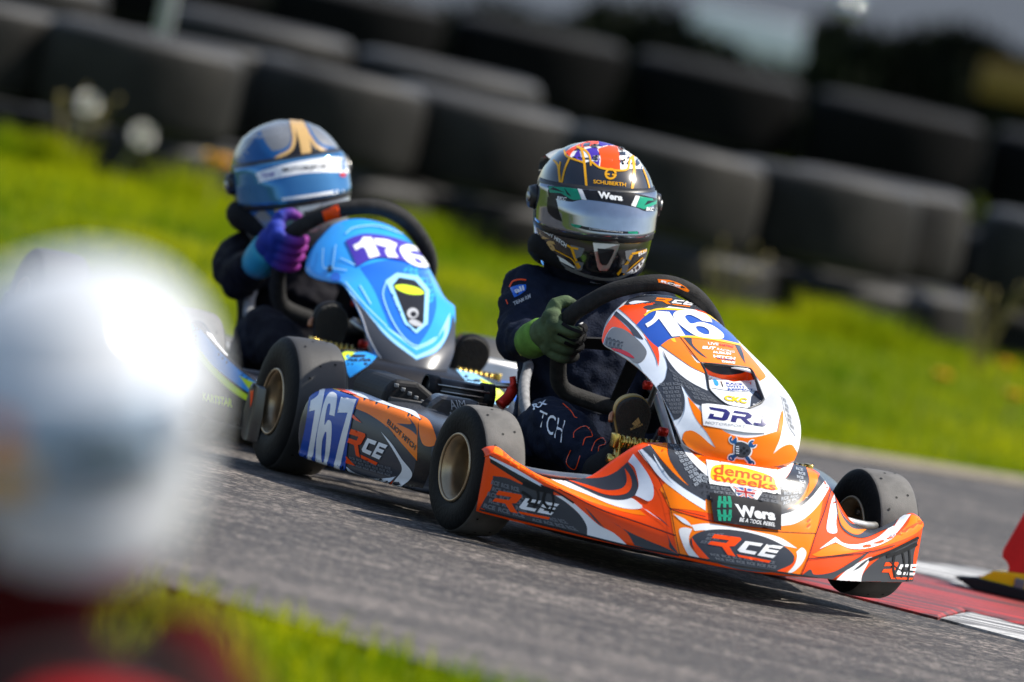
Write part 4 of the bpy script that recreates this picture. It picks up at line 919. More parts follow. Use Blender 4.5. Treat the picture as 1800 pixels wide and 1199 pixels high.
# ------------------------------------------------------------------ orange kart and its driver
M1 = kart_matrix(.382, .005, radians(20), radians(1.7))
SCOOP = Z('f1', [(912, 612, 1), (1130, 630), (1300, 652), (1345, 690, 1)]) + Z('f2', [(1372, 0), (1432, 150, 1), (1400, 190), (1295, 236, 1), (1130, 203), (1010, 110), (975, 60, 1), (955, -60)])
KA = build_kart('racing_kart', 'orange white and grey racing kart numbered 16 leading with one front wheel lifted', M1,
    dict(nose=V['red'], fairing=V['white'], pod_mat=V['grey'], steer=radians(6), scoop=SCOOP, soff=1))
FWD = Vector((0, .82, -.57)); PUP = Vector((0, .57, .82))
SUIT1 = fabric('black_navy_suit', (.010, .014, .028)); BR1 = fabric('black_padding', (.010, .010, .011))
D1 = build_driver('person', 'driver in black suit and black gold helmet gripping the orange kart wheel', M1, dict(
    joints=dict(head=(.037, -.65, .640), shR=(.132, -.665, .458), shL=(-.125, -.665, .472), elR=(.178, -.555, .362), wrR=(.198, -.41, .378), elL=(-.20, -.54, .34), wrL=(-.19, -.42, .315),
        hipR=(.085, -.60, .115), hipL=(-.085, -.60, .115), knR=(.205, -.20, .225), knL=(-.20, -.20, .225), anR=(.175, .035, .165), anL=(-.175, .035, .165),
        heelR=(.137, .085, .175), toeR=(.163, .118, .322), heelL=(-.137, .085, .165), toeL=(-.163, .118, .312)),
    suit=SUIT1, brace=BR1, sole=mat('boot_sole', (.022, .020, .016), rough=.8, var=.3, vscale=120, bump=.6, bscale=260), midsole=mat('gold_midsole', (.42, .30, .10), rough=.5), boot=fabric('boot_suede', (.02, .02, .02)),
    glove=two_tone(mat('green_black_glove', (.07, .105, .05), rough=.8, var=.4, vscale=25, bump=.2, bscale=260, spec=.2), (.009, .009, .009), .150, .172), cuff=fabric('green_cuff', (.13, .27, .05)),
    gripR=(sw_point(.163, .0), PUP + Vector((.18, 0, 0)), Vector((1, 0, 0)), FWD), gripL=(sw_point(-.128, -.105), PUP + Vector((-.6, 0, 0)), Vector((-1, 0, 0)), FWD),
    hyaw=radians(-8), hroll=radians(6), hpitch=radians(-4), hs=.985, shell=mat('black_helmet_paint', (.008, .008, .010), rough=.12, coat=1.0, var=.2), visor=mat('mirror_visor', (.30, .33, .38), rough=.09, metal=.85, var=.1, vscale=30), spoiler=mat('clear_grey_spoiler', (.35, .37, .37), rough=.15, coat=.8)))
# ------------------------------------------------------------------ blue kart
M2 = kart_matrix(-.255, 1.50, radians(17))
FAIR2 = [((.306, .215), (.055, .292, .222)), ((.300, .236), (.075, .272, .240)), ((.262, .276), (.094, .235, .276)), ((.205, .317), (.103, .190, .312)), ((.105, .376), (.122, .085, .366)),
         ((.03, .412), (.135, .01, .366)), ((-.045, .440), (.148, -.06, .364)), ((-.115, .464), (.154, -.12, .375)), ((-.18, .486), (.132, -.18, .420)), ((-.228, .499), (.088, -.222, .472)), ((-.24, .493), (.080, -.235, .466))]
KB = build_kart('racing_kart', 'blue and black racing kart numbered 176 following behind the orange kart', M2,
    dict(nose=V['black'], fairing=V['sky'], fair=FAIR2, fair_dx=.018, sw_dz=-.01, pod_mat=V['azure'], steer=radians(3), soff=1, radiator=True, engine=False, bracket=-.07, nose_dz=-.008, tip_lift=.05, bar=TUBE))
D2 = build_driver('person', 'driver in black suit with silver and blue helmet and purple blue gloves', M2, dict(
    joints=dict(head=(.108, -.60, .528), shR=(.172, -.635, .345), shL=(-.06, -.635, .37), elR=(.194, -.53, .312), wrR=(.190, -.405, .368), elL=(-.19, -.50, .33), wrL=(-.19, -.42, .315),
        hipR=(.085, -.58, .115), hipL=(-.085, -.58, .115), knR=(.205, -.20, .225), knL=(-.20, -.20, .225), anR=(.175, .035, .165), anL=(-.175, .035, .165),
        heelR=(.137, .085, .165), toeR=(.163, .118, .322), heelL=(-.137, .085, .165), toeL=(-.163, .118, .312)),
    suit=fabric('charcoal_suit', (.010, .0095, .013)), brace=BR1, sole=MATS['boot_sole'], midsole=BLKM, boot=MATS['boot_suede'],
    glove=two_tone(mat('purple_blue_glove', (.015, .035, .30), rough=.7, var=.3, vscale=14, bump=.2, bscale=200, spec=.3), (.20, .010, .20), .145, .19), cuff=mat('teal_cuff', (.02, .30, .42), rough=.6),
    gripR=(sw_point(.158, .012), PUP + Vector((.12, 0, 0)), Vector((1, 0, 0)), FWD), gripL=(sw_point(-.128, -.105), PUP + Vector((-.6, 0, 0)), Vector((-1, 0, 0)), FWD),
    hyaw=radians(0), hroll=radians(20), hpitch=radians(5), hs=.99, shell=mat('silver_helmet_paint', (.22, .225, .23), rough=.25, metal=.3, coat=.5, var=.1), visor=mat('blue_visor', (.03, .16, .36), rough=.1, metal=.5, vscale=6, col2=(.08, .24, .44))))
# ------------------------------------------------------------------ near driver, out of focus
M3 = kart_matrix(-.21, -12.62, radians(20))
KC = build_kart('racing_kart', 'red and white racing kart carrying the blurred white helmet driver in the near left corner', M3,
    dict(nose=V['crimson'], fairing=V['crimson'], pod_mat=V['white'], soff=1, engine=False))
D3 = build_driver('person', 'blurred driver in dark red suit and white helmet at the near left', M3, dict(
    joints=dict(head=(-.02, -.65, .735), shR=(.16, -.68, .515), shL=(-.20, -.68, .515), elR=(.25, -.52, .40), wrR=(.212, -.395, .40), elL=(-.26, -.52, .40), wrL=(-.19, -.42, .315),
        hipR=(.085, -.60, .115), hipL=(-.085, -.60, .115), knR=(.205, -.20, .225), knL=(-.20, -.20, .225), anR=(.175, .035, .165), anL=(-.175, .035, .165),
        heelR=(.137, .085, .175), toeR=(.163, .118, .322), heelL=(-.137, .085, .165), toeL=(-.163, .118, .312)),
    suit=fabric('dark_red_suit', (.075, .005, .005)), brace=fabric('dark_red_collar', (.07, .006, .006)), sole=MATS['boot_sole'], midsole=BLKM, boot=MATS['boot_suede'], glove=BR1, cuff=BR1,
    gripR=(sw_point(.163, .0), PUP, Vector((1, 0, 0)), FWD), gripL=(sw_point(-.128, -.105), PUP + Vector((-.6, 0, 0)), Vector((-1, 0, 0)), FWD),
    hyaw=radians(-52), hroll=radians(4), hpitch=radians(-20), hs=1.1, shell=mat('white_helmet_paint', (.62, .63, .64), rough=.085, coat=0, var=.03), vent=mat('white_trim', (.6, .6, .6), rough=.4), sidevent=MATS.get('white_trim') or mat('white_trim', (.6, .6, .6), rough=.4), surround=mat('pale_grey_trim', (.55, .57, .6), rough=.4), visor=mat('pale_smoke_visor', (.30, .37, .45), rough=.35, metal=.2)))
# ------------------------------------------------------------------ graphics of the orange kart
def tread_rows(st, name, m, q, rows, cols, layer):            # rows of little tyre-tread letter blocks inside a quad
    for i in range(rows):
        for j in range(cols):
            u0, v0 = (j + .08 + .25 * (i % 2)) / (cols + .25), (i + .10) / rows; u1, v1 = u0 + .80 / (cols + .25), v0 + .74 / rows
            qq = [st.quad(q, u0, v0), st.quad(q, u1, v0), st.quad(q, u1, v1), st.quad(q, u0, v1)]
            st.text(name, m, 'RCE', qq, layer, .05)
S = Stick(KA['fr'], bvh_of(KA['nose']), KA['nose']); P = S.poly
W_, G_, O_, R_, T_ = 'white_stripe_and_highlight', 'slate_stripe', 'orange_stripe', 'red_stripe', 'tread_pattern'
# upper band on the driver's right
P(O_, 'orange', Z('z4', [(118, 160, 1), (140, 108), (190, 95), (250, 112, 1), (330, 195), (430, 285), (560, 360), (720, 430), (880, 490), (1050, 560), (1200, 602), (1280, 615, 1), (1330, 660, 1), (1200, 640), (1000, 585), (800, 515), (640, 445), (480, 372), (300, 272)]), 1)
P(W_, 'white', Z('z4', [(245, 110, 1), (310, 150), (420, 215), (520, 290), (640, 350), (760, 400), (880, 462), (1000, 512), (1110, 535), (1210, 520), (1300, 580, 1), (1285, 605), (1180, 606), (1050, 572), (880, 500), (700, 430), (540, 352), (410, 270)]), 2)
P(G_, 'grey', Z('z4', [(330, 160, 1), (420, 205), (520, 285), (640, 335), (760, 358), (900, 366), (1010, 352), (1100, 310), (1185, 238, 1), (1235, 310), (1264, 400), (1255, 480), (1205, 522), (1105, 537), (980, 512), (850, 455), (700, 388), (540, 312), (420, 240)]), 3)
P(W_, 'pale', Z('z4', [(410, 205, 1), (500, 255), (600, 320), (680, 340, 1), (590, 335), (480, 270)]), 4)
P(O_, 'red', Z('z4', [(1163, 285, 1), (1208, 350), (1218, 425), (1182, 482), (1100, 502), (1000, 492), (870, 445), (700, 375, 1), (860, 418), (1000, 458), (1100, 458), (1160, 430), (1180, 370)]), 4)
P(W_, 'pale', Z('z4', [(1192, 235, 1), (1232, 175, 1), (1290, 250), (1350, 340), (1388, 430), (1388, 515), (1350, 547), (1290, 522), (1245, 502, 1), (1272, 430), (1262, 350), (1240, 280)]), 4)
P(W_, 'pale', Z('z4', [(1268, 148, 1), (1322, 130, 1), (1400, 225), (1500, 335), (1640, 445), (1800, 540, 1), (1800, 620, 1), (1650, 525), (1480, 395), (1370, 275)]), 2)
P(G_, 'grey', Z('z4', [(1300, 130, 1), (1365, 102, 1), (1440, 210), (1540, 315), (1660, 420), (1800, 500, 1), (1800, 545, 1), (1640, 450), (1500, 340), (1400, 230)]), 3)
P(W_, 'pale', Z('z4', [(1385, 170, 1), (1450, 270), (1555, 410, 1), (1470, 320), (1410, 230)]), 4)
P(O_, 'orange', Z('z4', [(1362, 100, 1), (1502, 82, 1), (1496, 150), (1522, 220), (1585, 320), (1692, 442, 1), (1600, 372), (1480, 248)]), 2)
P(G_, 'grey', Z('z4', [(1500, 84, 1), (1592, 84, 1), (1650, 172), (1740, 282), (1830, 360, 1), (1830, 545, 1), (1690, 442), (1582, 320), (1512, 200)]), 3)
P(W_, 'white', Z('z4', [(1588, 84, 1), (1625, 88, 1), (1700, 178), (1800, 262), (1850, 300, 1), (1850, 380, 1), (1740, 285), (1650, 182)]), 4)
tread_rows(S, T_, 'treadl', Z('z4', [(1512, 95), (1588, 100), (1800, 380), (1720, 440)]), 11, 2, 5)
P(W_, 'pale', Z('z4', [(1285, 585, 1), (1360, 640), (1450, 700, 1), (1350, 625), (1300, 600)]), 3); P(G_, 'grey', Z('z4', [(1400, 650, 1), (1470, 705), (1520, 755, 1), (1440, 690)]), 3)
P(W_, 'pale', Z('z4', [(1545, 645, 1), (1640, 690), (1700, 750, 1), (1620, 715)]), 3)
# lower flank, driver's right
P(G_, 'black', Z('z4', [(92, 178, 1), (100, 240, 1), (240, 330), (390, 425, 1), (600, 470, 1), (400, 352), (240, 262)]), 1)
P(W_, 'pale', Z('z4', [(94, 188, 1), (96, 204, 1), (300, 320), (520, 440, 1), (560, 445, 1), (320, 300)]), 2)
P(G_, 'grey', Z('z4', [(122, 345, 1), (230, 362), (380, 425), (620, 500), (705, 560), (805, 650), (862, 740), (865, 812, 1), (600, 745), (300, 675), (15, 605, 1), (60, 520), (108, 440)]), 2)
for pts, w_ in (([(360, 400), (460, 440), (600, 470)], 9), ([(350, 470), (420, 520), (400, 560)], 5), ([(470, 440), (480, 520), (440, 600)], 4), ([(540, 460), (520, 540), (560, 600)], 5), ([(590, 480), (600, 560), (570, 640)], 3.5), ([(420, 560), (520, 600), (610, 620)], 2.5), ([(500, 420), (620, 470), (760, 560)], 3)): S.line('rubber_scuff', BLKM, Z('z4', pts), w_, 5)
P(W_, 'white', Z('z4', [(615, 500, 1), (680, 512), (770, 570), (850, 640), (960, 735), (1080, 800), (1180, 890, 1), (1000, 852), (866, 812, 1), (860, 735), (802, 645), (705, 558)]), 3)
P(G_, 'grey', Z('z4', [(845, 590, 1), (905, 650), (1005, 762, 1), (930, 700)]), 4)
P(G_, 'grey', Z('z4', [(1055, 705, 1), (1180, 780), (1330, 850), (1500, 920), (1600, 972, 1), (1400, 935), (1240, 895, 1), (1190, 805), (1130, 750)]), 2)
P(G_, 'grey', Z('z4', [(1495, 800, 1), (1530, 880), (1590, 965, 1), (1520, 915), (1512, 860)]), 3)
tread_rows(S, T_, 'tread', Z('z4', [(110, 370), (350, 440), (420, 700), (30, 600)]), 5, 3, 3); tread_rows(S, T_, 'tread', Z('z4', [(420, 640), (700, 690), (820, 795), (400, 700)]), 2, 4, 3)
rce(S, 'team_logo', Z('z4', [(130, 455), (640, 545), (610, 700), (110, 600)]), 4)
S.line('crease_line', 'black', Z('z4', [(640, 450), (960, 610), (1250, 710), (1560, 818)]), 2.0, 6); S.line('crease_line', 'black', Z('z4', [(1280, 150), (1430, 370), (1520, 600), (1560, 800), (1595, 968)]), 1.2, 6); S.line('crease_line', 'black', Z('z4', [(1518, 605), (1800, 670)]), 1.2, 6)
# centre of the spoiler
P(O_, 'orange', Z('z5', [(150, 90, 1), (480, 240), (820, 190, 1), (905, 215), (985, 265, 1), (1010, 400), (968, 625, 1), (740, 610), (300, 500), (60, 470, 1), (0, 350, 1), (80, 240), (60, 80)]), 1, 9)
P(O_, 'orange', Z('z5', [(60, 475, 1), (320, 560), (740, 610), (965, 628, 1), (920, 760), (872, 882, 1), (500, 830), (110, 750, 1), (80, 600)]), 1, 9)
P(G_, 'grey', Z('z5', [(300, 255, 1), (520, 300), (740, 330, 1), (800, 260), (835, 185, 1), (908, 218), (922, 300), (885, 392), (815, 462), (745, 495, 1), (520, 440), (300, 420, 1), (200, 330), (240, 220, 1)]), 3, 8)
P(W_, 'white', Z('z5', [(725, 240, 1), (780, 215), (832, 185, 1), (800, 255), (735, 335, 1)]), 4)
tread_rows(S, T_, 'treadl', Z('z5', [(835, 215), (905, 230), (905, 350), (850, 340)]), 5, 1, 5); tread_rows(S, T_, 'treadl', Z('z5', [(745, 330), (890, 360), (860, 410), (745, 470)]), 4, 2, 5)
tread_rows(S, T_, 'tread', Z('z5', [(305, 330), (450, 350), (480, 400), (310, 385)]), 2, 2, 5); tread_rows(S, T_, 'tread', Z('z5', [(620, 380), (740, 400), (740, 450), (600, 425)]), 2, 2, 5); tread_rows(S, T_, 'treadl', Z('z5', [(200, 240), (300, 270), (305, 320), (230, 310)]), 3, 2, 5)
P(W_, 'white', Z('z5', [(747, 505, 1), (850, 475), (930, 410), (985, 330), (1030, 270, 1), (1058, 315, 1), (1010, 410), (930, 505), (840, 565), (747, 582, 1)]), 2, 8)  # sun highlight on the hump's shoulder, painted as a white band
P(G_, 'grey', Z('z5', [(748, 492, 1), (830, 462), (910, 395), (965, 310), (990, 262, 1), (1032, 285, 1), (985, 345), (935, 405), (850, 478), (747, 512, 1)]), 3)
P(O_, 'orange', Z('z5', [(905, 220, 1), (965, 255), (975, 300), (935, 370), (880, 430, 1), (915, 360), (922, 290)]), 4)
E_ = lambda cx, cy, rx, ry, a, n=28: [(cx + rx * cos(t) * cos(a) - ry * sin(t) * sin(a), cy + rx * cos(t) * sin(a) + ry * sin(t) * cos(a)) for t in np.linspace(0, 2 * pi, n)[:-1]]
P(W_, 'white', Z('z5', [(195, 575, 1), (300, 566), (450, 588), (600, 618), (740, 652), (850, 720, 1), (700, 690), (500, 650), (300, 610), (215, 612, 1)]), 2)
P(W_, 'white', Z('z5', [(118, 612), (150, 590), (200, 600, 1), (180, 650), (190, 710), (245, 778, 1), (190, 772), (150, 712)]), 2)
P(W_, 'white', Z('z5', [(845, 740, 1), (880, 715), (906, 748), (880, 812), (830, 862), (785, 876, 1), (830, 825), (848, 775)]), 2)
P(G_, 'grey', Z('z5', E_(512, 735, 330, 118, radians(11.5))), 3, 8)
P(O_, 'red', Z('z5', [(195, 650, 1), (230, 700), (305, 785, 1), (240, 770), (205, 710)]), 4); P(O_, 'red', Z('z5', [(832, 765, 1), (815, 815), (720, 860, 1), (775, 865), (830, 815)]), 4)
tread_rows(S, T_, 'tread', Z('z5', [(300, 745), (740, 800), (720, 850), (330, 790)]), 2, 6, 4); tread_rows(S, T_, 'tread', Z('z5', [(300, 625), (420, 625), (330, 700), (240, 690)]), 3, 2, 4)
rce(S, 'team_logo', Z('z5', [(305, 628), (760, 690), (715, 818), (290, 735)]), 5)
S.line('crease_line', 'black', Z('z5', [(60, 475), (200, 520), (500, 590), (745, 618), (965, 628)]), 1.2, 2); S.line('crease_line', 'black', Z('z5', [(1065, 320), (1020, 480), (965, 628), (920, 770), (873, 882)]), 1.3, 6); S.line('crease_line', 'black', Z('z5', [(915, 785), (1100, 765), (1300, 740), (1450, 700)]), 1.6, 6)
# driver's left flank
P(W_, 'pale', Z('z5', [(1078, 385, 1), (1098, 470), (1090, 560), (1096, 618), (1060, 627), (1032, 602), (1042, 520), (1060, 430)]), 2)
P(G_, 'grey', Z('z5', [(1080, 390, 1), (1120, 490), (1160, 545), (1220, 572), (1390, 545, 1), (1440, 560), (1370, 615), (1270, 655), (1190, 645), (1125, 595), (1098, 510)]), 3)
P(O_, 'orange', Z('z5', [(1090, 430, 1), (1130, 530), (1190, 595), (1280, 605, 1), (1230, 635), (1170, 620), (1115, 560)]), 4)
P(W_, 'white', Z('z5', [(985, 725, 1), (1085, 650, 1), (1140, 690), (1230, 696), (1340, 660), (1430, 585, 1), (1480, 590), (1400, 678), (1290, 718), (1180, 722), (1085, 682, 1)]), 3)
P(O_, 'orange', Z('z5', [(940, 760, 1), (1085, 690), (1180, 728), (1290, 724), (1400, 684), (1520, 590), (1560, 512, 1), (1610, 530), (1638, 580, 1), (1560, 640), (1400, 700), (1200, 745), (1000, 770)]), 2)
P(W_, 'pale', Z('z5', [(1380, 690, 1), (1430, 620), (1470, 560), (1500, 518, 1), (1556, 512, 1), (1500, 590), (1440, 655)]), 4); P(G_, 'grey', Z('z5', [(1360, 620, 1), (1400, 560), (1420, 530, 1), (1480, 525, 1), (1450, 580)]), 4)
P(G_, 'grey', Z('z5', [(1245, 940, 1), (1262, 870), (1330, 800), (1420, 745), (1600, 665, 1), (1572, 760), (1568, 900), (1562, 948, 1), (1400, 948)]), 2)
P(W_, 'white', Z('z5', [(1080, 925, 1), (1160, 850), (1260, 790), (1312, 770, 1), (1285, 815), (1252, 880), (1242, 940, 1)]), 3); P(G_, 'grey', Z('z5', [(1190, 860, 1), (1260, 800), (1300, 780, 1), (1240, 835)]), 4)
P(G_, 'grey', Z('z5', [(880, 885, 1), (930, 850), (960, 882), (1080, 862), (1200, 792), (1310, 728, 1), (1210, 820), (1110, 880), (1060, 918, 1), (960, 902)]), 3)
rce(S, 'team_logo', Z('z5', [(1380, 805), (1600, 800), (1580, 915), (1365, 905)]), 4); 
for pts, w_ in (([(1290, 790), (1440, 730), (1600, 650)], 5), ([(1400, 770), (1500, 735), (1590, 690)], 6), ([(1450, 760), (1440, 830), (1450, 900)], 4), ([(1500, 740), (1510, 820), (1490, 900)], 3), ([(1540, 720), (1545, 800), (1530, 930)], 3), ([(1420, 800), (1480, 850), (1560, 860)], 2)): S.line('rubber_scuff', BLKM, Z('z5', pts), w_, 5)
S.line('scuffed_lip', BLKM, Z('z4', [(20, 612), (300, 682), (600, 752), (860, 818), (1180, 896), (1590, 975)]), 3.4, 7); S.line('scuffed_lip', BLKM, Z('z5', [(112, 757), (300, 795), (500, 832), (870, 888), (1060, 922), (1250, 945), (1560, 952)]), 3.6, 7)
# sponsor stickers
Q = Z('z5', [(285, 175), (728, 240), (745, 388), (305, 322)]); S.poly('white_sticker', 'white', [(*p, 1) for p in Q], 6)
S.poly('white_sticker', 'yellow', Z('z5', [(330, 215), (420, 205), (560, 235), (690, 280), (715, 330), (720, 362), (600, 345), (440, 318), (330, 300), (312, 262)]), 7)
S.text('white_sticker', 'red', 'demon', Z('z5', [(335, 198), (698, 262), (690, 312), (330, 262)]), 8, .015); S.text('white_sticker', 'red', 'tweeks', Z('z5', [(325, 250), (722, 318), (712, 366), (322, 302)]), 8, .015)
S.poly('flag', 'white', [(*p, 1) for p in Z('z5', [(428, 332), (640, 362), (600, 422), (478, 402)])], 6); S.poly('flag', 'blue', [(*p, 1) for p in Z('z5', [(452, 340), (595, 362), (572, 412), (488, 402)])], 7)
for a, b, w in (((452, 340), (572, 412), 4), ((595, 362), (488, 402), 4)): S.line('flag', 'white', Z('z5', [a, b]), w, 8, sm=False); S.line('flag', 'red', Z('z5', [a, b]), w * .35, 9, sm=False)
for a, b in (((524, 350), (530, 408)), ((468, 368), (585, 386))): S.line('flag', 'white', Z('z5', [a, b]), 6, 10, sm=False); S.line('flag', 'crimson', Z('z5', [a, b]), 3.4, 11, sm=False)
S.poly('black_sticker', 'black', [(*p, 1) for p in Z('z5', [(303, 378), (520, 408), (745, 455), (745, 612), (520, 585), (330, 556)])], 12)
for dx, dy, sg in ((0, 0, 1), (0, 82, -1)):
    for k in range(3):
        xx = 362 + 32 * k; S.poly('black_sticker', 'green', Z('z5', [(xx - 8 + 4 * sg * (1 - k), 402 + dy, 1), (xx + 10 + 4 * sg * (1 - k), 404 + dy, 1), (xx + 12, 438 + dy), (xx + 10 - 4 * sg * (1 - k), 474 + dy, 1), (xx - 8 - 4 * sg * (1 - k), 472 + dy, 1), (xx - 8, 438 + dy)]), 13)
    S.line('black_sticker', 'green', Z('z5', [(352, 438 + dy), (440, 446 + dy)]), 4, 13, sm=False)
S.text('black_sticker', 'white', 'Wera', Z('z5', [(458, 450), (712, 490), (708, 552), (478, 528)]), 13, .045); S.text('black_sticker', 'white', 'BE A TOOL REBEL', Z('z5', [(488, 534), (708, 566), (706, 590), (486, 558)]), 13, .01, .2)
S.done(team_logo='red and white three letter team logo', white_sticker='white sticker with red lettering on yellow', black_sticker='black sticker with green marks and white lettering', flag='small union flag')

# fairing
S = Stick(KA['fr'], KA['fair_bvh'], KA['fair']); P = S.poly
SB = {'white'}
P('shaded_white_field', 'pale', Z('f1', [(90, 500, 1), (85, 420), (130, 290), (200, 180), (300, 230), (420, 380), (560, 500), (640, 620), (800, 760), (960, 840, 1)]) + Z('f2', [(1000, 110), (900, 210), (880, 340), (1020, 550, 1), (800, 560, 1), (700, 400), (620, 200), (540, 60)]) + Z('f1', [(440, 700), (380, 610), (250, 540)]), 1, 8)  # white panel in its shaded tone, the shade put into the colour
P(O_, 'red', Z('f1', [(225, 155, 1), (290, 122), (420, 112), (540, 105, 1), (470, 150), (445, 215), (378, 292, 1), (350, 268), (290, 210)]), 2)
P(G_, 'grey', Z('f1', [(270, 125, 1), (330, 68), (450, 40), (600, 45), (760, 72), (900, 122), (965, 190, 1), (850, 162), (700, 142), (560, 126), (430, 118), (320, 128)]), 2)
P(W_, 'pale', Z('f1', [(310, 108, 1), (370, 92), (480, 100, 1), (400, 112), (330, 122)]), 3); P(G_, 'grey', Z('f1', [(430, 150), (470, 130), (560, 128), (640, 140), (560, 155), (480, 165)]), 3)
rce(S, 'team_logo', Z('f1', [(520, 66), (865, 92), (845, 150), (530, 108)]), 4, 'white', 'orange')
P(O_, 'red', Z('f1', [(855, 160, 1), (965, 190, 1), (1065, 275, 1), (960, 212)]), 2)
S.line('yellow_edge', 'yellow', Z('f1', [(440, 218), (490, 182), (570, 164), (700, 166), (850, 186), (960, 214), (1050, 262), (1130, 320)]), 3.4, 4)
P('number_plate', 'blue', Z('f1', [(375, 292, 1), (440, 225), (500, 188), (570, 168), (720, 172), (900, 200), (1010, 240), (1100, 305), (1190, 395), (1240, 458, 1), (1060, 422), (870, 396), (740, 392, 1), (650, 412), (545, 488, 1), (480, 420), (430, 352)]), 3, 8)
S.line('yellow_edge', 'yellow', Z('f1', [(735, 392), (870, 398), (1060, 424), (1240, 462)]), 3.6, 5)
P('number', 'white', Z('f1', [(448, 290, 1), (500, 258), (530, 215), (538, 182, 1), (645, 190, 1), (712, 285), (780, 388, 1), (670, 397, 1), (560, 245, 1), (520, 285), (468, 320, 1)]), 6, 6)
P('number', 'white', [Z('f1', [(678, 215), (712, 183), (810, 174), (925, 198), (985, 242), (1000, 278, 1), (920, 266, 1), (878, 240), (815, 214), (776, 226), (792, 258), (830, 288), (905, 274), (1000, 302), (1080, 358), (1098, 398), (1066, 417), (980, 411), (870, 390), (785, 338), (705, 270)]), Z('f1', [(868, 312), (925, 313), (970, 342), (974, 376), (930, 374), (882, 346)])], 6, 6)
P(R_, 'red', Z('f1', [(88, 500, 1), (82, 440), (108, 330), (150, 258), (188, 205, 1), (260, 278), (320, 338), (358, 390, 1), (292, 345), (232, 318), (172, 312), (125, 370), (100, 440)]), 2)
P(G_, 'grey', Z('f1', [(186, 210, 1), (212, 172, 1), (290, 240), (350, 300), (430, 410), (350, 380, 1), (300, 305)]), 3); S.line(W_, 'pale', Z('f1', [(208, 170), (300, 250), (380, 330), (440, 410)]), 3, 4)
P(G_, 'graphite', Z('f1', [(92, 502, 1), (120, 400), (165, 325), (230, 318), (300, 348), (400, 430), (458, 510), (445, 570), (405, 607), (350, 606), (300, 562), (200, 512)]), 3)
P(R_, 'crimson', Z('f1', [(110, 498), (200, 490), (300, 520), (360, 572), (300, 555), (200, 512)]), 4)
for k in range(4): S.text('small_print', 'black', 'RCE', Z('f1', [(130 + 34 * k, 395 + 12 * k), (165 + 34 * k, 398 + 12 * k), (150 + 34 * k, 490 + 4 * k), (115 + 34 * k, 485 + 4 * k)]), 4, .0)
P(R_, 'red', Z('f1', [(428, 362, 1), (490, 430), (555, 485, 1), (565, 560), (558, 642, 1), (535, 560), (480, 450)]), 4)
P(O_, 'orange', Z('f1', [(575, 462, 1), (650, 412), (730, 394, 1), (800, 500), (872, 600), (912, 612, 1), (925, 650), (945, 698, 1), (830, 642), (700, 552)]), 3)
P(O_, 'orange', Z('f1', [(728, 394, 1), (870, 400), (1060, 428), (1242, 466, 1), (1330, 565), (1430, 690), (1445, 730), (1400, 760, 1), (1345, 690, 1), (1300, 652), (1130, 630), (912, 610, 1), (820, 520)]), 3, 8)
S.line('crease_line', 'black', Z('f1', [(735, 395), (880, 580), (910, 612)]), 1, 5)
P(G_, 'grey', Z('f1', [(765, 402, 1), (832, 406, 1), (850, 470), (965, 575, 1), (900, 540), (820, 465)]), 4); P(G_, 'grey', Z('f1', [(1190, 462, 1), (1232, 466, 1), (1258, 530), (1278, 618, 1), (1240, 560)]), 4)
P('yellow_edge', 'yellow', Z('f1', [(655, 412, 1), (690, 402, 1), (705, 440, 1), (680, 435)]), 4)
S.text('small_print', 'white', 'LIVE', Z('f1', [(965, 440), (1055, 448), (1052, 468), (970, 460)]), 5, .03); S.text('small_print', 'crimson', 'KARTING', Z('f1', [(1065, 452), (1180, 470), (1175, 488), (1060, 468)]), 5, .02)
S.text('small_print', 'white', 'EUT', Z('f1', [(915, 472), (1035, 480), (1030, 505), (920, 495)]), 5, .06, .2); S.text('small_print', 'white', 'RACING', Z('f1', [(1045, 488), (1190, 515), (1185, 530), (1040, 506)]), 5, .01)
S.text('small_print', 'white', 'AURUM', Z('f1', [(1000, 512), (1160, 528), (1155, 548), (1010, 532)]), 5, .04); S.text('small_print', 'white', 'HITCH', Z('f1', [(1010, 545), (1195, 566), (1190, 590), (1015, 568)]), 5, .05); S.text('small_print', 'navy', 'TRANSPORT', Z('f1', [(1040, 568), (1195, 590), (1190, 602), (1040, 580)]), 6, .03); S.text('small_print', 'white', 'DRIVE', Z('f1', [(1080, 590), (1195, 604), (1190, 622), (1085, 608)]), 5, .05)
# lower half
P(G_, 'grey', Z('f1', [(592, 500, 1), (640, 590), (720, 690), (830, 772), (960, 838, 1)]) + Z('f2', [(985, 85), (1050, 150), (1140, 206, 1), (925, 212, 1), (840, 165), (750, 35, 1), (700, 100), (600, 30, 1)]) + Z('f1', [(620, 740), (632, 640)]), 3)
P(G_, 'grey', Z('f1', [(632, 650, 1), (610, 745), (545, 806, 1)]) + Z('f2', [(580, 130), (640, 230), (688, 326, 1), (740, 302), (768, 230), (770, 130), (742, 30, 1)]) + Z('f1', [(700, 720)]), 3)
tread_rows(S, T_, 'tread', Z('f2', [(560, 20), (740, 10), (760, 280), (670, 280)]), 8, 3, 5); tread_rows(S, T_, 'tread', Z('f1', [(640, 650), (760, 740), (930, 850), (700, 800)]), 4, 3, 5); tread_rows(S, T_, 'tread', Z('f2', [(780, 40), (960, 110), (1080, 190), (860, 160)]), 3, 3, 5)
P(W_, 'pale', Z('f2', [(742, 28, 1), (790, 115), (850, 215), (925, 330), (1030, 556, 1), (940, 490), (860, 430), (780, 420), (745, 490, 1), (700, 380, 1), (740, 330), (775, 250), (775, 140)]), 4)
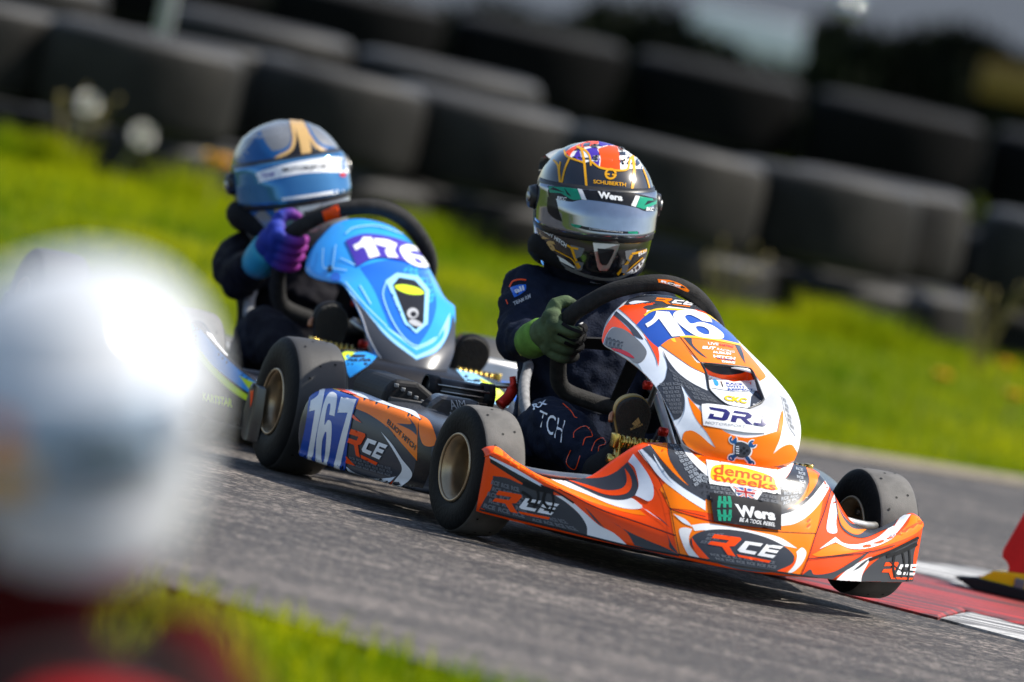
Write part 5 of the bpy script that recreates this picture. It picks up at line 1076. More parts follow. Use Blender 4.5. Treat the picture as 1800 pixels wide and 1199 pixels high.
P(O_, 'orange', Z('f2', [(800, 135, 1), (860, 200), (920, 272, 1), (925, 340), (945, 378, 1), (1040, 384), (1120, 430), (1200, 460), (1300, 474), (1420, 455), (1545, 418, 1), (1560, 330), (1585, 236, 1), (1592, 330), (1562, 480), (1508, 606, 1), (1590, 545), (1660, 532), (1705, 592, 1), (1700, 660), (1600, 715), (1450, 745), (1300, 738), (1100, 698), (950, 640), (800, 550), (752, 488, 1), (770, 432), (830, 414), (900, 450), (990, 530), (1030, 556, 1), (960, 435), (870, 320), (825, 220)]), 5, 8)
P(G_, 'silver', Z('f2', [(1430, 170, 1), (1480, 110), (1560, 40, 1), (1640, 190), (1690, 380), (1700, 470, 1), (1640, 380), (1600, 250), (1570, 130), (1540, 240), (1460, 275, 1), (1300, 240, 1), (1400, 200)]), 3)
tread_rows(S, T_, 'graphite', Z('f2', [(1580, 130), (1620, 160), (1690, 420), (1640, 380)]), 6, 1, 4)
P('white_sticker', 'white', Z('f2', [(915, 215), (935, 198), (1000, 198), (1200, 225), (1445, 268), (1462, 285), (1450, 420), (1435, 432), (1300, 432), (1150, 410), (945, 374), (928, 355)]), 8, 8)
q = Z('f2', [(975, 222), (1450, 292), (1445, 388), (965, 318)])
S.shape('white_sticker', 'navy', [[(.0, .0), (.30, .0), (.375, .25), (.335, .85), (.28, 1.0), (.0, 1.0), (.02, .72), (.03, .55), (.10, .55), (.09, .75), (.24, .75), (.27, .28), (.03, .22)]], q, 9, 5)
S.shape('white_sticker', 'navy', [[(.44, .0), (.68, .0), (.75, .2), (.73, .45), (.66, .58), (.78, 1.0), (.66, 1.0), (.56, .62), (.50, .62), (.48, 1.0), (.39, 1.0), (.41, .40), (.63, .40), (.65, .22), (.42, .22)]], q, 9, 5)
S.shape('white_sticker', 'navy', [[(.93, .0), (1.02, .0), (1.0, .85), (.95, 1.0), (.80, 1.0), (.78, .78), (.91, .78)]], q, 12, 3)
S.text('white_sticker', 'silver', 'MOTORSPORT', Z('f2', [(950, 338), (1280, 375), (1275, 395), (945, 358)]), 9, .01)
# crossed-spanner sticker
def spanner(a, b, m, w, layer):
    a, b = np.array(a, float), np.array(b, float); S.line('spanner_sticker', m, Z('f2', [tuple(a), tuple(b)]), w, layer, sm=False)
def ring(c, r, m, layer, hole=0.0, gap=None):
    L = [Z('f2', [(c[0] + r * cos(t), c[1] + r * sin(t)) for t in np.linspace(0, 2 * pi, 19)[:-1]])]
    if hole: L.append(Z('f2', [(c[0] + hole * cos(t), c[1] + hole * sin(t)) for t in np.linspace(0, 2 * pi, 19)[:-1]]))
    if gap is not None: L = [Z('f2', [(c[0] + r * cos(t), c[1] + r * sin(t)) for t in np.linspace(gap + .6, gap + 2 * pi - .6, 15)] + [(c[0] + hole * cos(t), c[1] + hole * sin(t)) for t in np.linspace(gap + 2 * pi - .8, gap + .8, 13)])]
    S.poly('spanner_sticker', m, L, layer, 3, sm=False)
A1, B1, A2, B2 = (1175, 490), (1325, 685), (1335, 525), (1160, 638)
for m, w, dr, ly in (('white', 11, 9, 7), ('steel', 6, 0, 8)):
    spanner(A1, B1, m, w, ly); spanner(A2, B2, m, w, ly)
    for c in (B1, B2): ring(c, 26 + dr, m, ly, 0 if dr else 12)
    for c, g_ in ((A1, -1.4), (A2, -.5)):
        ring(c, 30 + dr, m, ly, 15 - dr * .7, g_)
S.poly('spanner_sticker', 'white', Z('f2', [(1190, 505), (1280, 510), (1330, 560), (1320, 620), (1250, 650), (1180, 620)]), 7); S.poly('spanner_sticker', 'grey', Z('f2', [(1200, 515), (1275, 518), (1318, 565), (1308, 612), (1250, 636), (1190, 608)]), 9)
for c in ((1262, 560), (1290, 580), (1265, 600), (1238, 580)): ring(c, 12, 'black', 10)
for k in range(4): S.line('spanner_sticker', 'pale', Z('f2', [(1196, 545 + 18 * k), (1222, 548 + 18 * k)]), 1.6, 10, sm=False)
S.line('lower_edge', 'black', Z('f2', [(752, 494), (800, 556), (950, 646), (1100, 704), (1300, 744), (1450, 750), (1600, 720), (1700, 665)]), 2.2, 6)
S.done(number='white race number 16', number_plate='blue number panel', white_sticker='white sticker with three navy letters', spanner_sticker='crossed spanners sticker', team_logo='orange and white team logo')
# air scoop set into the fairing: floor flush at its lower edge and deep at its upper edge
lp = smooth_loop(SCOOP, 5); vs, fs = fill([lp], 6)
top = np.array(Z('f1', [(1120, 625)])[0]); bot = np.array(Z('f2', [(1290, 236)])[0]); ax = top - bot; L2 = ax @ ax
def scoop_pt(p, fl=True, k=1.0):
    d = KA['fr'].d(*p); h = KA['fair_bvh'].ray_cast(KA['fr'].o, d)
    if h[0] is None: return None
    t = max(0, min(1, float((np.array(p) - bot) @ ax / L2))); return h[0] + Vector((0, -.30, -.95)) * (.030 * t ** .8 * k + .001)
PP = [scoop_pt(p) for p in vs]; mb = MB(); ok = [f for f in fs if all(PP[i] is not None for i in f)]
mb.add([p or Vector() for p in PP], ok); sc_ = mb.build('air_scoop', V['pale'], KA['fair'])
rim = [scoop_pt(p, k=0.0) for p in lp]; flo = [scoop_pt(p) for p in lp]; n = len(rim)
v, f = grid([[r_ for r_ in rim], [r_ for r_ in flo]], True); link('scoop_wall', v, f, BLK, KA['fair'])
v, f = tube([r_ + Vector((0, 0, .0015)) for r_ in rim], .0026, 8, True); link('scoop_rim', v, f, BLK, KA['fair'])
wv, wf = grid([[r_ for r_ in rim], [r_ for r_ in flo]], True); nb = len(sc_.data.vertices)
S = Stick(KA['fr'], BVHTree.FromPolygons([q.co.copy() for q in sc_.data.vertices] + list(wv), [tuple(q.vertices) for q in sc_.data.polygons] + [tuple(i + nb for i in q) for q in wf]), KA['fair'])
S.poly('scoop_print', 'black', Z('f1', [(915, 614, 1), (1130, 632), (1300, 655, 1), (1250, 690), (1120, 705), (1000, 680)]), 2); S.poly('scoop_print', 'red', Z('f1', [(918, 625, 1), (1000, 680), (1120, 705), (1250, 690), (1310, 660, 1), (1370, 790, 1), (1180, 770), (950, 700, 1)]), 1)
S.poly('scoop_print', 'white', [(*p, 1) for p in Z('f1', [(948, 700), (1180, 768), (1360, 748), (1385, 840), (1200, 850), (985, 815)])], 3)
S.text('scoop_print', 'blue', 'RACE\nWITH\nRESPECT', Z('f1', [(1112, 772), (1330, 790), (1350, 842), (1130, 842)]), 4, .03); S.poly('scoop_print', 'sky', Z('f1', [(1010, 745), (1050, 765), (1055, 800), (1025, 795)]), 4); S.line('scoop_print', 'black', Z('f1', [(1075, 765), (1092, 812)]), 2, 4, sm=False)
S.text('scoop_print', 'yellow', 'CKC', Z('f2', [(1100, 118), (1295, 150), (1300, 195), (1110, 165)]), 4, .05, .2); S.poly('scoop_print', 'grey', Z('f2', [(1330, 130, 1), (1380, 60, 1), (1430, 150, 1), (1320, 225, 1)]), 2)
S.done()

# side pod
S = Stick(KA['fr'], bvh_of(KA['podR']), KA['podR']); P = S.poly
P(G_, 'black', Z('z6', [(780, 560, 1), (860, 620, 1), (850, 760), (800, 880, 1), (700, 890), (640, 870, 1), (740, 800), (770, 690)]), 1)
P(O_, 'orange', Z('z6', [(330, 268, 1), (500, 330), (700, 400), (790, 430), (850, 470), (888, 560), (882, 605), (850, 617), (812, 602), (792, 545), (785, 470, 1), (780, 560), (778, 700, 1), (690, 600), (600, 500), (500, 430), (420, 395, 1), (428, 335, 1)]), 2)
P(W_, 'pale', Z('z6', [(250, 240, 1), (340, 262), (500, 318), (640, 375), (760, 410), (800, 460, 1), (700, 410), (520, 350), (400, 310)]), 3); P('yellow_edge', 'yellow', Z('z6', [(188, 240, 1), (240, 245), (330, 295, 1), (300, 292), (230, 270)]), 4); P(R_, 'red', Z('z6', [(235, 235, 1), (280, 250), (430, 320, 1), (350, 300), (280, 272)]), 4)
P('number_plate', 'blue', Z('z6', [(158, 248, 1), (200, 255), (330, 300), (440, 340, 1), (405, 430), (375, 600), (358, 772, 1), (230, 750), (75, 712, 1), (95, 640), (130, 480)]), 5)
for d in ([[(160, 350, 1), (200, 320), (210, 282, 1), (240, 286, 1), (225, 380), (190, 560), (165, 722, 1), (132, 715, 1), (160, 560), (185, 405, 1), (150, 412, 1)]],
          [[(222, 420), (245, 340), (270, 305), (300, 308), (312, 340), (298, 440, 1), (268, 432, 1), (275, 375), (262, 370), (250, 410), (240, 490), (262, 462), (282, 490), (275, 620), (250, 730), (215, 740), (190, 700), (195, 560)], [(240, 540), (252, 545), (240, 690), (222, 695), (225, 600)]],
          [[(335, 332, 1), (425, 345, 1), (408, 400), (370, 560), (325, 762, 1), (288, 760, 1), (330, 580), (375, 420, 1), (315, 420, 1)]]): P('number', 'white', [Z('z6', l) for l in d], 6, 6)
P(R_, 'red', Z('z6', [(400, 425, 1), (455, 478, 1), (420, 462), (398, 445, 1)]), 5); P(R_, 'red', Z('z6', [(365, 670, 1), (420, 730, 1), (360, 712, 1)]), 5)
P(W_, 'white', Z('z6', [(568, 530, 1), (630, 600), (690, 690), (748, 765), (735, 810), (680, 850), (600, 868, 1), (660, 800), (690, 740), (640, 640)]), 3); P(W_, 'pale', Z('z6', [(362, 735, 1), (420, 770), (520, 800), (600, 802), (655, 790, 1), (610, 825), (500, 825), (400, 790)]), 3)
P(R_, 'red', Z('z6', [(250, 765, 1), (360, 775), (480, 830), (600, 835), (640, 815, 1), (600, 860), (500, 850), (330, 790)]), 3)
rce(S, 'team_logo', Z('z6', [(378, 508), (612, 588), (560, 735), (365, 640)]), 5); tread_rows(S, T_, 'tread', Z('z6', [(380, 670), (640, 740), (640, 800), (375, 725)]), 3, 6, 4)
S.text('driver_name', 'black', 'ELLIOT HITCH', Z('z6', [(612, 455), (775, 610), (765, 640), (602, 482)]), 5, .03)
P(G_, 'grey', Z('z6', [(660, 482, 1), (740, 520), (778, 552, 1), (770, 500), (720, 440), (745, 485)]), 4); P(G_, 'grey', Z('z6', [(598, 490, 1), (640, 540), (648, 565, 1)]), 4)
S.done(number='white race number 167', team_logo='red and white three letter team logo', driver_name='black name lettering on orange')
S = Stick(KA['fr'], bvh_of(KA['bumper']), KA['bumper']); S.poly('red_sticker', 'red', Z('z8', [(300, 560, 1), (318, 555, 1), (312, 610), (300, 650, 1)]), 1); S.done()
S = Stick(KA['fr'], bvh_of(KA['guard'], True), KA['guard']); S.text('lettering', 'silver', 'A', Z('z6', [(950, 420), (985, 405), (1000, 440), (965, 450)]), 6, .0); S.text('lettering', 'silver', 'AIM', Z('z6', [(955, 345), (1050, 345), (1060, 385), (975, 400)]), 6, .0); S.done()
sw_b = bvh_of(KA['sw']); S = Stick(KA['fr'], sw_b, KA['sw']); S.poly('orange_badge', 'orange', Z('z3', [(452, 2, 1), (530, 10), (600, 38), (640, 70, 1), (620, 76), (540, 40), (458, 22, 1)]), 1); S.text('orange_badge', 'white', 'RCE', Z('z3', [(475, 8), (590, 42), (580, 52), (470, 20)]), 2, .05); S.line('red_stitching', 'red', Z('g4', [(580, 470), (620, 520), (760, 570), (900, 615), (970, 640)]), 1.8, 2); S.done()
# ------------------------------------------------------------------ black and gold helmet
S = Stick(D1['fr'], bvh_of(D1['helmet']), D1['helmet']); P = S.poly; L = lambda pts, w=2.4, ly=3, m='gold': S.line('gold_line', m, Z('hz', pts), w * 1.35, ly)
P('crown_panel', 'white', Z('hz', [(285, 140, 1), (340, 90), (430, 52), (560, 30), (680, 40), (800, 105), (880, 180), (930, 262, 1), (850, 262), (800, 262), (740, 278, 1), (650, 272), (570, 252), (505, 205), (440, 218, 1), (360, 185)]), 1, 8)
P('red_crown', 'red', Z('hz', [(290, 132, 1), (345, 92), (430, 55), (540, 32), (560, 60), (470, 85), (400, 92), (350, 130), (330, 165, 1)]), 2); P('red_crown', 'red', Z('hz', [(560, 100, 1), (640, 78), (715, 80, 1), (730, 150), (740, 270, 1), (650, 268), (575, 250, 1), (580, 180)]), 2)
P('blue_crown', 'purple', Z('hz', [(440, 110, 1), (500, 95), (550, 100), (570, 180), (565, 240, 1), (505, 200), (480, 150)]), 2); P('blue_crown', 'purple', Z('hz', [(560, 38, 1), (660, 42), (730, 72), (640, 72), (580, 80)]), 2); P('blue_crown', 'purple', Z('hz', [(360, 168, 1), (400, 110), (418, 150), (430, 205, 1)]), 2)
L([(285, 110), (300, 155), (340, 178), (440, 212)]); L([(385, 82), (425, 110), (445, 190), (455, 290), (465, 405)], 3); L([(400, 92), (450, 110), (490, 160), (502, 240)]); L([(505, 205), (570, 252), (650, 270), (740, 278), (800, 262), (815, 190), (838, 158)], 2.6); L([(838, 158), (850, 260), (845, 350), (830, 450)], 3.6); L([(850, 266), (925, 260)]); L([(198, 190), (235, 235), (245, 300), (255, 405)], 2.8); L([(255, 205), (245, 300)], 2); L([(330, 175), (290, 270), (262, 400)], 2.4); L([(925, 270), (955, 350), (972, 420), (970, 495)], 1.6)
C0 = (660, 306)
for a0, a1 in ((pi * 1.02, pi * 1.98), (.05 * pi, .95 * pi)): L([(C0[0] + 40 * cos(t), C0[1] + 38 * sin(t)) for t in np.linspace(a0, a1, 12)], 2.6, 4)
L([(612, 306), (652, 310)], 2.2, 4); L([(672, 312), (708, 316)], 2.2, 4)
S.text('maker_lettering', 'gold', 'SCHUBERTH', Z('hz', [(520, 352), (784, 378), (782, 408), (522, 382)]), 4, .02)
P('white_flank', 'white', Z('hz', [(42, 690, 1), (75, 790), (110, 870), (200, 945), (300, 1005), (390, 1075), (330, 1050), (200, 980), (70, 900, 1), (50, 800)]), 1); P('white_flank', 'white', Z('hz', [(940, 985, 1), (860, 1055), (780, 1115, 1), (860, 1100), (910, 1050)]), 1)
S.text('driver_name', 'white', 'ELLIOT HITCH', Z('hz', [(98, 722), (308, 870), (300, 902), (96, 752)]), 3, .03); S.text('driver_number', 'tan', '76', Z('hz', [(88, 775), (228, 868), (205, 945), (78, 820)]), 2, .06)
L([(48, 630), (120, 690), (220, 745), (320, 775), (395, 798)], 4); L([(48, 655), (110, 712), (200, 760)], 1.6); L([(310, 880), (345, 900), (400, 912)], 2.6); L([(345, 900), (385, 1010), (422, 1075)], 3.2); L([(215, 920), (300, 965), (355, 1000), (405, 1080)], 1.4)
P('gold_line', 'gold', Z('hz', [(770, 868, 1), (800, 845), (880, 842), (985, 825, 1), (900, 862), (830, 868)]), 3); L([(830, 950), (890, 938), (950, 920)], 2.6); L([(830, 960), (790, 1030), (715, 1118)], 3.2); L([(920, 980), (860, 1030), (760, 1120)], 1.4); S.text('driver_name', 'white', 'ELLI', Z('hz', [(885, 940), (950, 908), (945, 935), (885, 970)]), 3, .03)
P('base_trim', 'graphite', Z('hz', [(70, 905, 1), (200, 985), (380, 1085), (560, 1140), (700, 1142), (850, 1090), (840, 1105), (700, 1165), (540, 1160), (360, 1105), (180, 1010), (66, 925, 1)]), 1)
S.done(maker_lettering='gold maker lettering', driver_name='white name lettering')
HB = bvh_of(D1['helmet'])
for px in ((535, 85), (548, 178), (750, 112), (765, 205)):
    q = Z('hz', [px])[0]; d = D1['fr'].d(*q); h = HB.ray_cast(D1['fr'].o, d)
    if h[0] is None: continue
    n = h[1] if h[1].dot(d) < 0 else -h[1]; t = n.cross(Vector((1, 0, 0))).normalized(); b = n.cross(t)
    v, f = extrude_poly([h[0] + t * .008 + n * .001, h[0] - t * .006 + b * .007 + n * .001, h[0] - t * .006 - b * .007 + n * .001], n * .003); o = link('metal_clip', v, f, STEEL, D1['helmet'], False)
    v, f = tube([h[0] - t * .001 + n * .003, h[0] - t * .001 + n * .006], .003, 10); link('clip_bolt', v, f, BLK, D1['helmet'])
S = Stick(D1['fr'], bvh_of(D1['visor']), D1['helmet']); P = S.poly
P('visor_strip', 'black', Z('hz', [(150, 400, 1), (300, 405), (430, 415), (600, 425), (800, 448), (1045, 505, 1), (1040, 605, 1), (940, 605), (860, 575), (640, 535), (440, 512), (330, 528), (160, 490, 1)]), 1, 8)
P('visor_strip', 'green', Z('hz', [(160, 405, 1), (390, 418, 1), (425, 510, 1), (350, 512), (260, 460, 1), (170, 455, 1)]), 2); P('visor_strip', 'black', Z('hz', [(200, 412, 1), (290, 455, 1), (170, 428, 1)]), 3); P('visor_strip', 'black', Z('hz', [(285, 415, 1), (345, 490, 1), (310, 470, 1)]), 3)
P('visor_strip', 'white', Z('hz', [(390, 418, 1), (425, 420, 1), (468, 516, 1), (428, 512, 1)]), 3); P('visor_strip', 'white', Z('hz', [(862, 480, 1), (896, 486, 1), (862, 572, 1), (825, 560, 1)]), 3); P('visor_strip', 'green', Z('hz', [(896, 486, 1), (1035, 510, 1), (1030, 545, 1), (930, 590, 1), (868, 572, 1)]), 2); P('visor_strip', 'black', Z('hz', [(960, 520, 1), (1030, 520, 1), (930, 560, 1)]), 3)
S.text('visor_strip', 'white', 'Wera', Z('hz', [(555, 444), (762, 474), (755, 526), (562, 500)]), 4, .05); S.text('visor_strip', 'white', 'BKC', Z('hz', [(228, 482), (308, 495), (302, 524), (230, 512)]), 4, .03, .2); S.text('visor_strip', 'white', 'BKC', Z('hz', [(945, 572), (1008, 576), (1004, 604), (945, 602)]), 4, .03, .2)
P('visor_base_strip', 'black', Z('hz', [(335, 705, 1), (480, 735), (640, 760), (800, 770), (880, 768, 1), (878, 790), (700, 785), (500, 765), (350, 728, 1)]), 1); P('visor_base_strip', 'green', Z('hz', [(338, 706, 1), (430, 722, 1), (400, 742), (352, 728, 1)]), 2); P('visor_base_strip', 'green', Z('hz', [(800, 770, 1), (878, 768, 1), (876, 790), (805, 786, 1)]), 2); S.text('visor_base_strip', 'white', 'britishkartchampionships.org', Z('hz', [(490, 740), (760, 770), (758, 784), (488, 756)]), 2, .0)
P('visor_side', 'black', Z('hz', [(150, 490, 1), (215, 505), (240, 600), (270, 690, 1), (200, 660), (150, 600)]), 1)
S.done(visor_strip='black and green visor strip with white lettering')
# suit and glove marks
S = Stick(D1['fr'], bvh_of(D1['suit'], True), D1['suit']); P = S.poly; RL = lambda pts, w=1.4: S.line('red_piping', 'red', Z('g4', pts), w, 3)
S.text('leg_lettering', 'white', 'TCH', Z('g4', [(300, 690), (490, 770), (460, 940), (280, 800)]), 4, .0); S.text('leg_lettering', 'pale', 'RX', Z('g4', [(240, 650), (345, 615), (350, 650), (250, 690)]), 4, .03)
RL([(465, 640), (530, 700), (555, 740), (575, 750)]); RL([(550, 900), (560, 850), (640, 812), (690, 885), (640, 900), (620, 955)]); RL([(685, 1000), (710, 930), (765, 900), (785, 945), (740, 965), (735, 1015)]); RL([(530, 990), (498, 1085), (560, 1135), (600, 1035)]); RL([(650, 1125), (665, 1080)])
P('sleeve_badge', 'azure', Z('s2', [(112, 200, 1), (150, 185), (195, 182, 1), (190, 215), (135, 250, 1)]), 4); S.text('sleeve_badge', 'white', 'all', Z('s2', [(130, 205), (180, 188), (185, 215), (140, 230)]), 5, .03); S.line('red_piping', 'red', Z('s2', [(108, 195), (125, 165), (160, 155), (195, 158)]), 2.4, 3); S.line('red_piping', 'red', Z('s2', [(90, 260), (98, 285)]), 1.6, 3)
S.text('sleeve_lettering', 'silver', 'TEAM RM', Z('s2', [(125, 275), (215, 230), (222, 250), (135, 292)]), 4, .03, .2); S.text('chest_lettering', 'pale', 'SPARCO', Z('s2', [(525, 240), (640, 200), (640, 225), (530, 262)]), 4, .03)
P('seat_badge', 'lime', Z('g4', [(118, 210, 1), (200, 245), (180, 270), (150, 275, 1)]), 4)
P('thigh_panel', 'grey', Z('g4', [(480, 540, 1), (560, 570), (700, 640), (830, 700, 1), (760, 720), (650, 690), (560, 640), (480, 610, 1)]), 2)
S.done()
S = Stick(D1['fr'], bvh_of(D1['gloveR'], True), D1['gloveR']); P = S.poly
for a in ([(460, 40), (520, 75), (620, 110)], [(430, 110), (510, 150), (600, 180)], [(480, 175), (560, 210), (620, 225)], [(500, 5), (560, 30), (620, 60)]): S.line('black_stripe', BR1, Z('g4', a), 5, 6)
P('black_fingers', BR1, Z('g4', [(560, -10, 1), (640, 0), (700, 60), (690, 130), (640, 200), (600, 235), (560, 235, 1), (620, 150), (620, 70)]), 5); S.text('glove_mark', 'white', 'S', Z('g4', [(580, 10), (620, 5), (622, 52), (588, 55)]), 8, .05); S.text('glove_mark', 'white', 'SD', Z('g4', [(662, 55), (708, 52), (708, 80), (668, 88)]), 8, .03)
S.done()
S = Stick(D1['fr'], bvh_of(D1['soleR'], True), D1['soleR'])
for k in range(3): S.poly('sole_mark', 'tan', [(*p, 1) for p in Z('g4', [(985 + 17 * k, 790 - 17 * k), (1000 + 17 * k, 775 - 17 * k), (1024 + 14 * k, 800 - 8 * k), (1010 + 14 * k, 808 - 8 * k)])], 5)
S.text('sole_mark', 'tan', 'adidas', Z('g4', [(968, 818), (1062, 780), (1068, 800), (975, 840)]), 5, .02); S.done()
# ------------------------------------------------------------------ graphics of the blue kart
S = Stick(KB['fr'], KB['fair_bvh'], KB['fair']); P = S.poly; N_ = 'blue_panel'
P(N_, 'azure', Z('b7', [(590, 400, 1), (700, 365), (850, 350), (1020, 405, 1), (1055, 520), (1080, 640), (1040, 780), (950, 920, 1), (800, 800), (740, 680), (680, 540)]), 1, 9)
P('light_panel', 'mint', Z('b7', [(480, 500, 1), (560, 590), (680, 720), (790, 800), (950, 905, 1), (1085, 850, 1), (1165, 690, 1), (1150, 830), (1080, 930), (950, 990, 1), (780, 860), (640, 700), (540, 590)]), 2)
P(N_, 'sky', Z('b7', [(560, 600, 1), (640, 690), (780, 830), (950, 965, 1), (1060, 915), (1120, 850), (1130, 790, 1), (1060, 880), (950, 930, 1), (790, 815), (660, 690)]), 3)
P('dark_panel', 'grey', Z('b7', [(520, 560, 1), (640, 700), (760, 850), (950, 995, 1), (1080, 940), (1155, 830), (1185, 700, 1), (1205, 840), (1190, 990), (1115, 1100), (1000, 1130), (880, 1110), (760, 1040), (660, 900), (590, 740)]), 4, 9)
S.line('silver_edge', 'silver', Z('b7', [(490, 520), (590, 690), (650, 850), (730, 985), (850, 1080)]), 2.6, 5); S.line('silver_edge', 'silver', Z('b7', [(950, 1000), (955, 1105)]), 3, 5)
for p in ([(760, 490), (740, 600), (830, 800), (950, 905), (1075, 850)], [(500, 500), (620, 640), (760, 780)], [(360, 280), (360, 400), (400, 410)], [(440, 260), (420, 410)], [(470, 345), (560, 390)], [(410, 410), (510, 425)], [(590, 520), (660, 640)], [(500, 190), (560, 150), (700, 140), (860, 190)]): S.line('white_line', 'mint', Z('b7', p), 2.2, 6)
P('badge', 'mint', Z('b7', [(755, 490, 1), (825, 440, 1), (960, 460, 1), (1032, 550, 1), (1022, 765, 1), (950, 828, 1), (875, 765, 1)]), 6); P('badge', 'black', Z('b7', [(798, 520, 1), (838, 470, 1), (940, 488, 1), (1005, 560, 1), (995, 760, 1), (945, 805, 1), (890, 755, 1)]), 7); P('badge', 'lime', Z('b7', [(812, 528), (870, 518), (960, 540), (995, 575), (920, 580), (850, 560)]), 8)
P('badge', 'silver', [Z('b7', E_(925, 700, 36, 34, 0, 16)), Z('b7', E_(930, 706, 20, 18, 0, 12))], 8); P('badge', 'silver', Z('b7', [(898, 750), (935, 740), (982, 765), (980, 785), (930, 778)]), 8)
P('number_plate', 'purple', Z('b7', [(500, 235, 1), (560, 208), (640, 192), (800, 215), (940, 275), (1030, 405, 1), (900, 372), (750, 345), (660, 355), (575, 402, 1), (535, 310)]), 7)
P('number', 'white', Z('b7', [(548, 268, 1), (590, 245), (610, 214, 1), (662, 214, 1), (718, 332, 1), (652, 350, 1), (615, 280), (566, 300, 1)]), 8, 6); P('number', 'white', Z('b7', [(676, 222, 1), (760, 230), (826, 258, 1), (810, 300), (835, 345, 1), (768, 342, 1), (750, 300), (770, 282, 1), (694, 262, 1)]), 8, 6); P('number', 'white', [Z('b7', [(842, 290), (880, 262), (940, 272), (975, 305, 1), (925, 300), (900, 310), (930, 325), (990, 340), (1024, 385), (1010, 405), (950, 400), (880, 360)]), Z('b7', [(930, 345), (965, 355), (985, 380), (950, 378)])], 8, 6)
P('bolt_hole', 'black', Z('b7', E_(402, 415, 18, 22, 0, 12)), 6); P('bolt_hole', 'azure', Z('b7', E_(438, 470, 30, 34, 0, 12)), 6)
S.done(number='white race number 176', badge='black shield badge with silver emblem')
S = Stick(KB['fr'], bvh_of(KB['nose']), KB['nose']); P = S.poly
P('blue_stripe', 'sky', [(598, 632, 1), (625, 620), (668, 620, 1), (650, 640), (615, 664, 1)], 1); P('lime_stripe', 'lime', [(596, 628, 1), (606, 619), (625, 620, 1), (604, 636, 1)], 2)
P('blue_stripe', 'mint', [(800, 648, 1), (830, 655), (862, 674), (893, 700), (892, 716, 1), (860, 706), (835, 688)], 1); P('lime_stripe', 'lime', [(842, 664, 1), (868, 678), (895, 700, 1), (892, 712, 1), (862, 700)], 2)
P('blue_stripe', 'sky', [(300, 560, 1), (345, 575), (380, 612), (420, 650), (470, 690), (470, 712, 1), (415, 675), (370, 640), (330, 600), (300, 590, 1)], 1); P('lime_stripe', 'lime', [(300, 588, 1), (340, 606), (375, 645), (415, 680), (470, 716, 1), (470, 724, 1), (410, 690), (370, 655), (335, 618), (300, 600, 1)], 2)
P('blue_stripe', 'azure', [(300, 742, 1), (360, 752), (470, 780, 1), (470, 800, 1), (360, 778), (300, 765, 1)], 1); P('lime_stripe', 'lime', [(300, 725, 1), (360, 738), (470, 768, 1), (470, 773, 1), (360, 744), (300, 731, 1)], 2)
P('lime_stripe', 'lime', [(420, 660, 1), (445, 672), (475, 680, 1), (475, 696, 1), (445, 690)], 3); S.text('small_print', 'lime', 'KARTSTAR', [(355, 690), (408, 702), (408, 716), (355, 704)], 2, .03)
for a in ([(362, 585), (385, 600), (400, 625), (385, 615)], [(395, 605), (415, 618), (425, 640), (408, 630)]): P('white_splash', 'white', a, 3)
S.done()
S = Stick(KB['fr'], bvh_of(KB['sw']), KB['sw']); S.poly('orange_band', 'red', [(566, 372, 1), (594, 360, 1), (602, 400, 1), (578, 412, 1)], 2, 4, False); S.done()
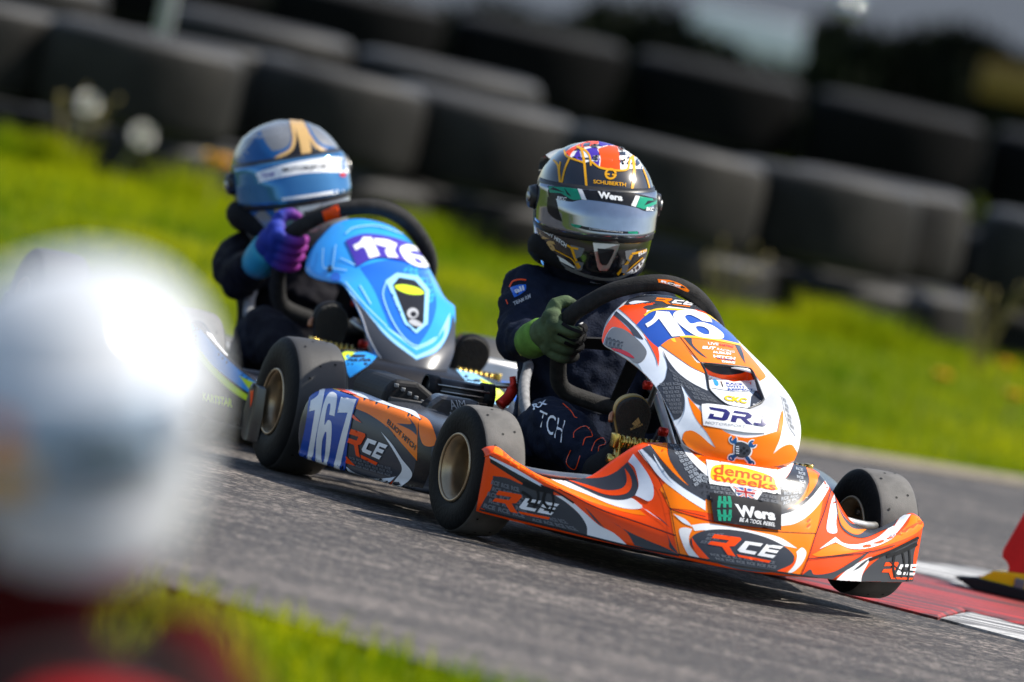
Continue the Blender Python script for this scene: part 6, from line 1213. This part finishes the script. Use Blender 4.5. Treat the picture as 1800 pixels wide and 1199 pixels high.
# silver and blue helmet
S = Stick(D2['fr'], bvh_of(D2['helmet']), D2['helmet']); P = S.poly
P('blue_field', 'steel', Z('h7', [(315, 130, 1), (350, 200), (385, 245, 1), (440, 235), (490, 190), (490, 60, 1), (520, 60), (515, 200), (440, 270), (390, 310, 1), (250, 330), (170, 300, 1), (240, 230)]), 1); P('blue_field', 'steel', Z('h7', [(170, 330, 1), (300, 380), (420, 420, 1), (420, 520), (330, 520), (240, 480), (190, 430), (170, 400)]), 1); P('blue_field', 'steel', Z('h7', [(210, 480, 1), (330, 540), (400, 580), (470, 650, 1), (400, 640), (330, 580), (270, 620), (230, 560)]), 1); P('blue_field', 'steel', Z('h7', [(570, 60, 1), (650, 190), (760, 230, 1), (790, 280, 1), (690, 240), (600, 150)]), 1)
P('gold_stripe', 'black', Z('h7', [(500, 70, 1), (560, 70), (590, 170), (620, 230), (720, 270), (730, 290, 1), (440, 300, 1), (440, 280), (500, 230)]), 2); P('gold_stripe', 'tan', Z('h7', [(485, 55, 1), (530, 60), (575, 120), (600, 200), (608, 290, 1), (555, 290, 1), (540, 200), (515, 120)]), 3); S.line('gold_stripe', 'tan', Z('h7', [(390, 310), (420, 280), (490, 240), (510, 170), (490, 60)]), 6, 4); S.line('gold_stripe', 'tan', Z('h7', [(540, 60), (600, 170), (640, 225), (720, 260), (735, 285)]), 5, 4)
P('gold_stripe', 'tan', Z('h7', [(350, 520, 1), (420, 540), (440, 590), (500, 640), (420, 620, 1), (390, 570)]), 2)
S.done()
S = Stick(D2['fr'], bvh_of(D2['visor']), D2['helmet']); P = S.poly
P('visor_strip', 'white', Z('h7', [(290, 370, 1), (420, 330), (560, 300), (700, 282), (830, 280, 1), (830, 370, 1), (700, 365), (560, 372), (420, 398), (310, 425, 1)]), 1); S.text('visor_strip', 'purple', 'TEAM', Z('h7', [(320, 375), (395, 365), (395, 388), (325, 400)]), 2, .02); S.text('visor_strip', 'black', 'MOTORSPORT', Z('h7', [(440, 340), (720, 315), (720, 345), (445, 365)]), 2, .02); P('visor_strip', 'crimson', Z('h7', [(770, 372), (800, 370), (800, 390), (775, 390)]), 2)
S.line('visor_strip', 'white', Z('h7', [(440, 520), (600, 500), (790, 470)]), 5, 1); S.done()
# white helmet, out of focus
S = Stick(D3['fr'], bvh_of(D3['helmet']), D3['helmet'], .02)
S.poly('yellow_flash', 'gold', [(-20, 795), (30, 790), (60, 830), (40, 880), (-20, 890)], 12, 14); S.poly('orange_flash', 'orange', [(-20, 735), (20, 745), (25, 780), (-20, 785)], 12, 14); S.poly('dark_flash', 'teal', [(110, 775), (190, 752), (262, 765), (270, 812), (215, 845), (120, 835)], 12, 14); S.done()
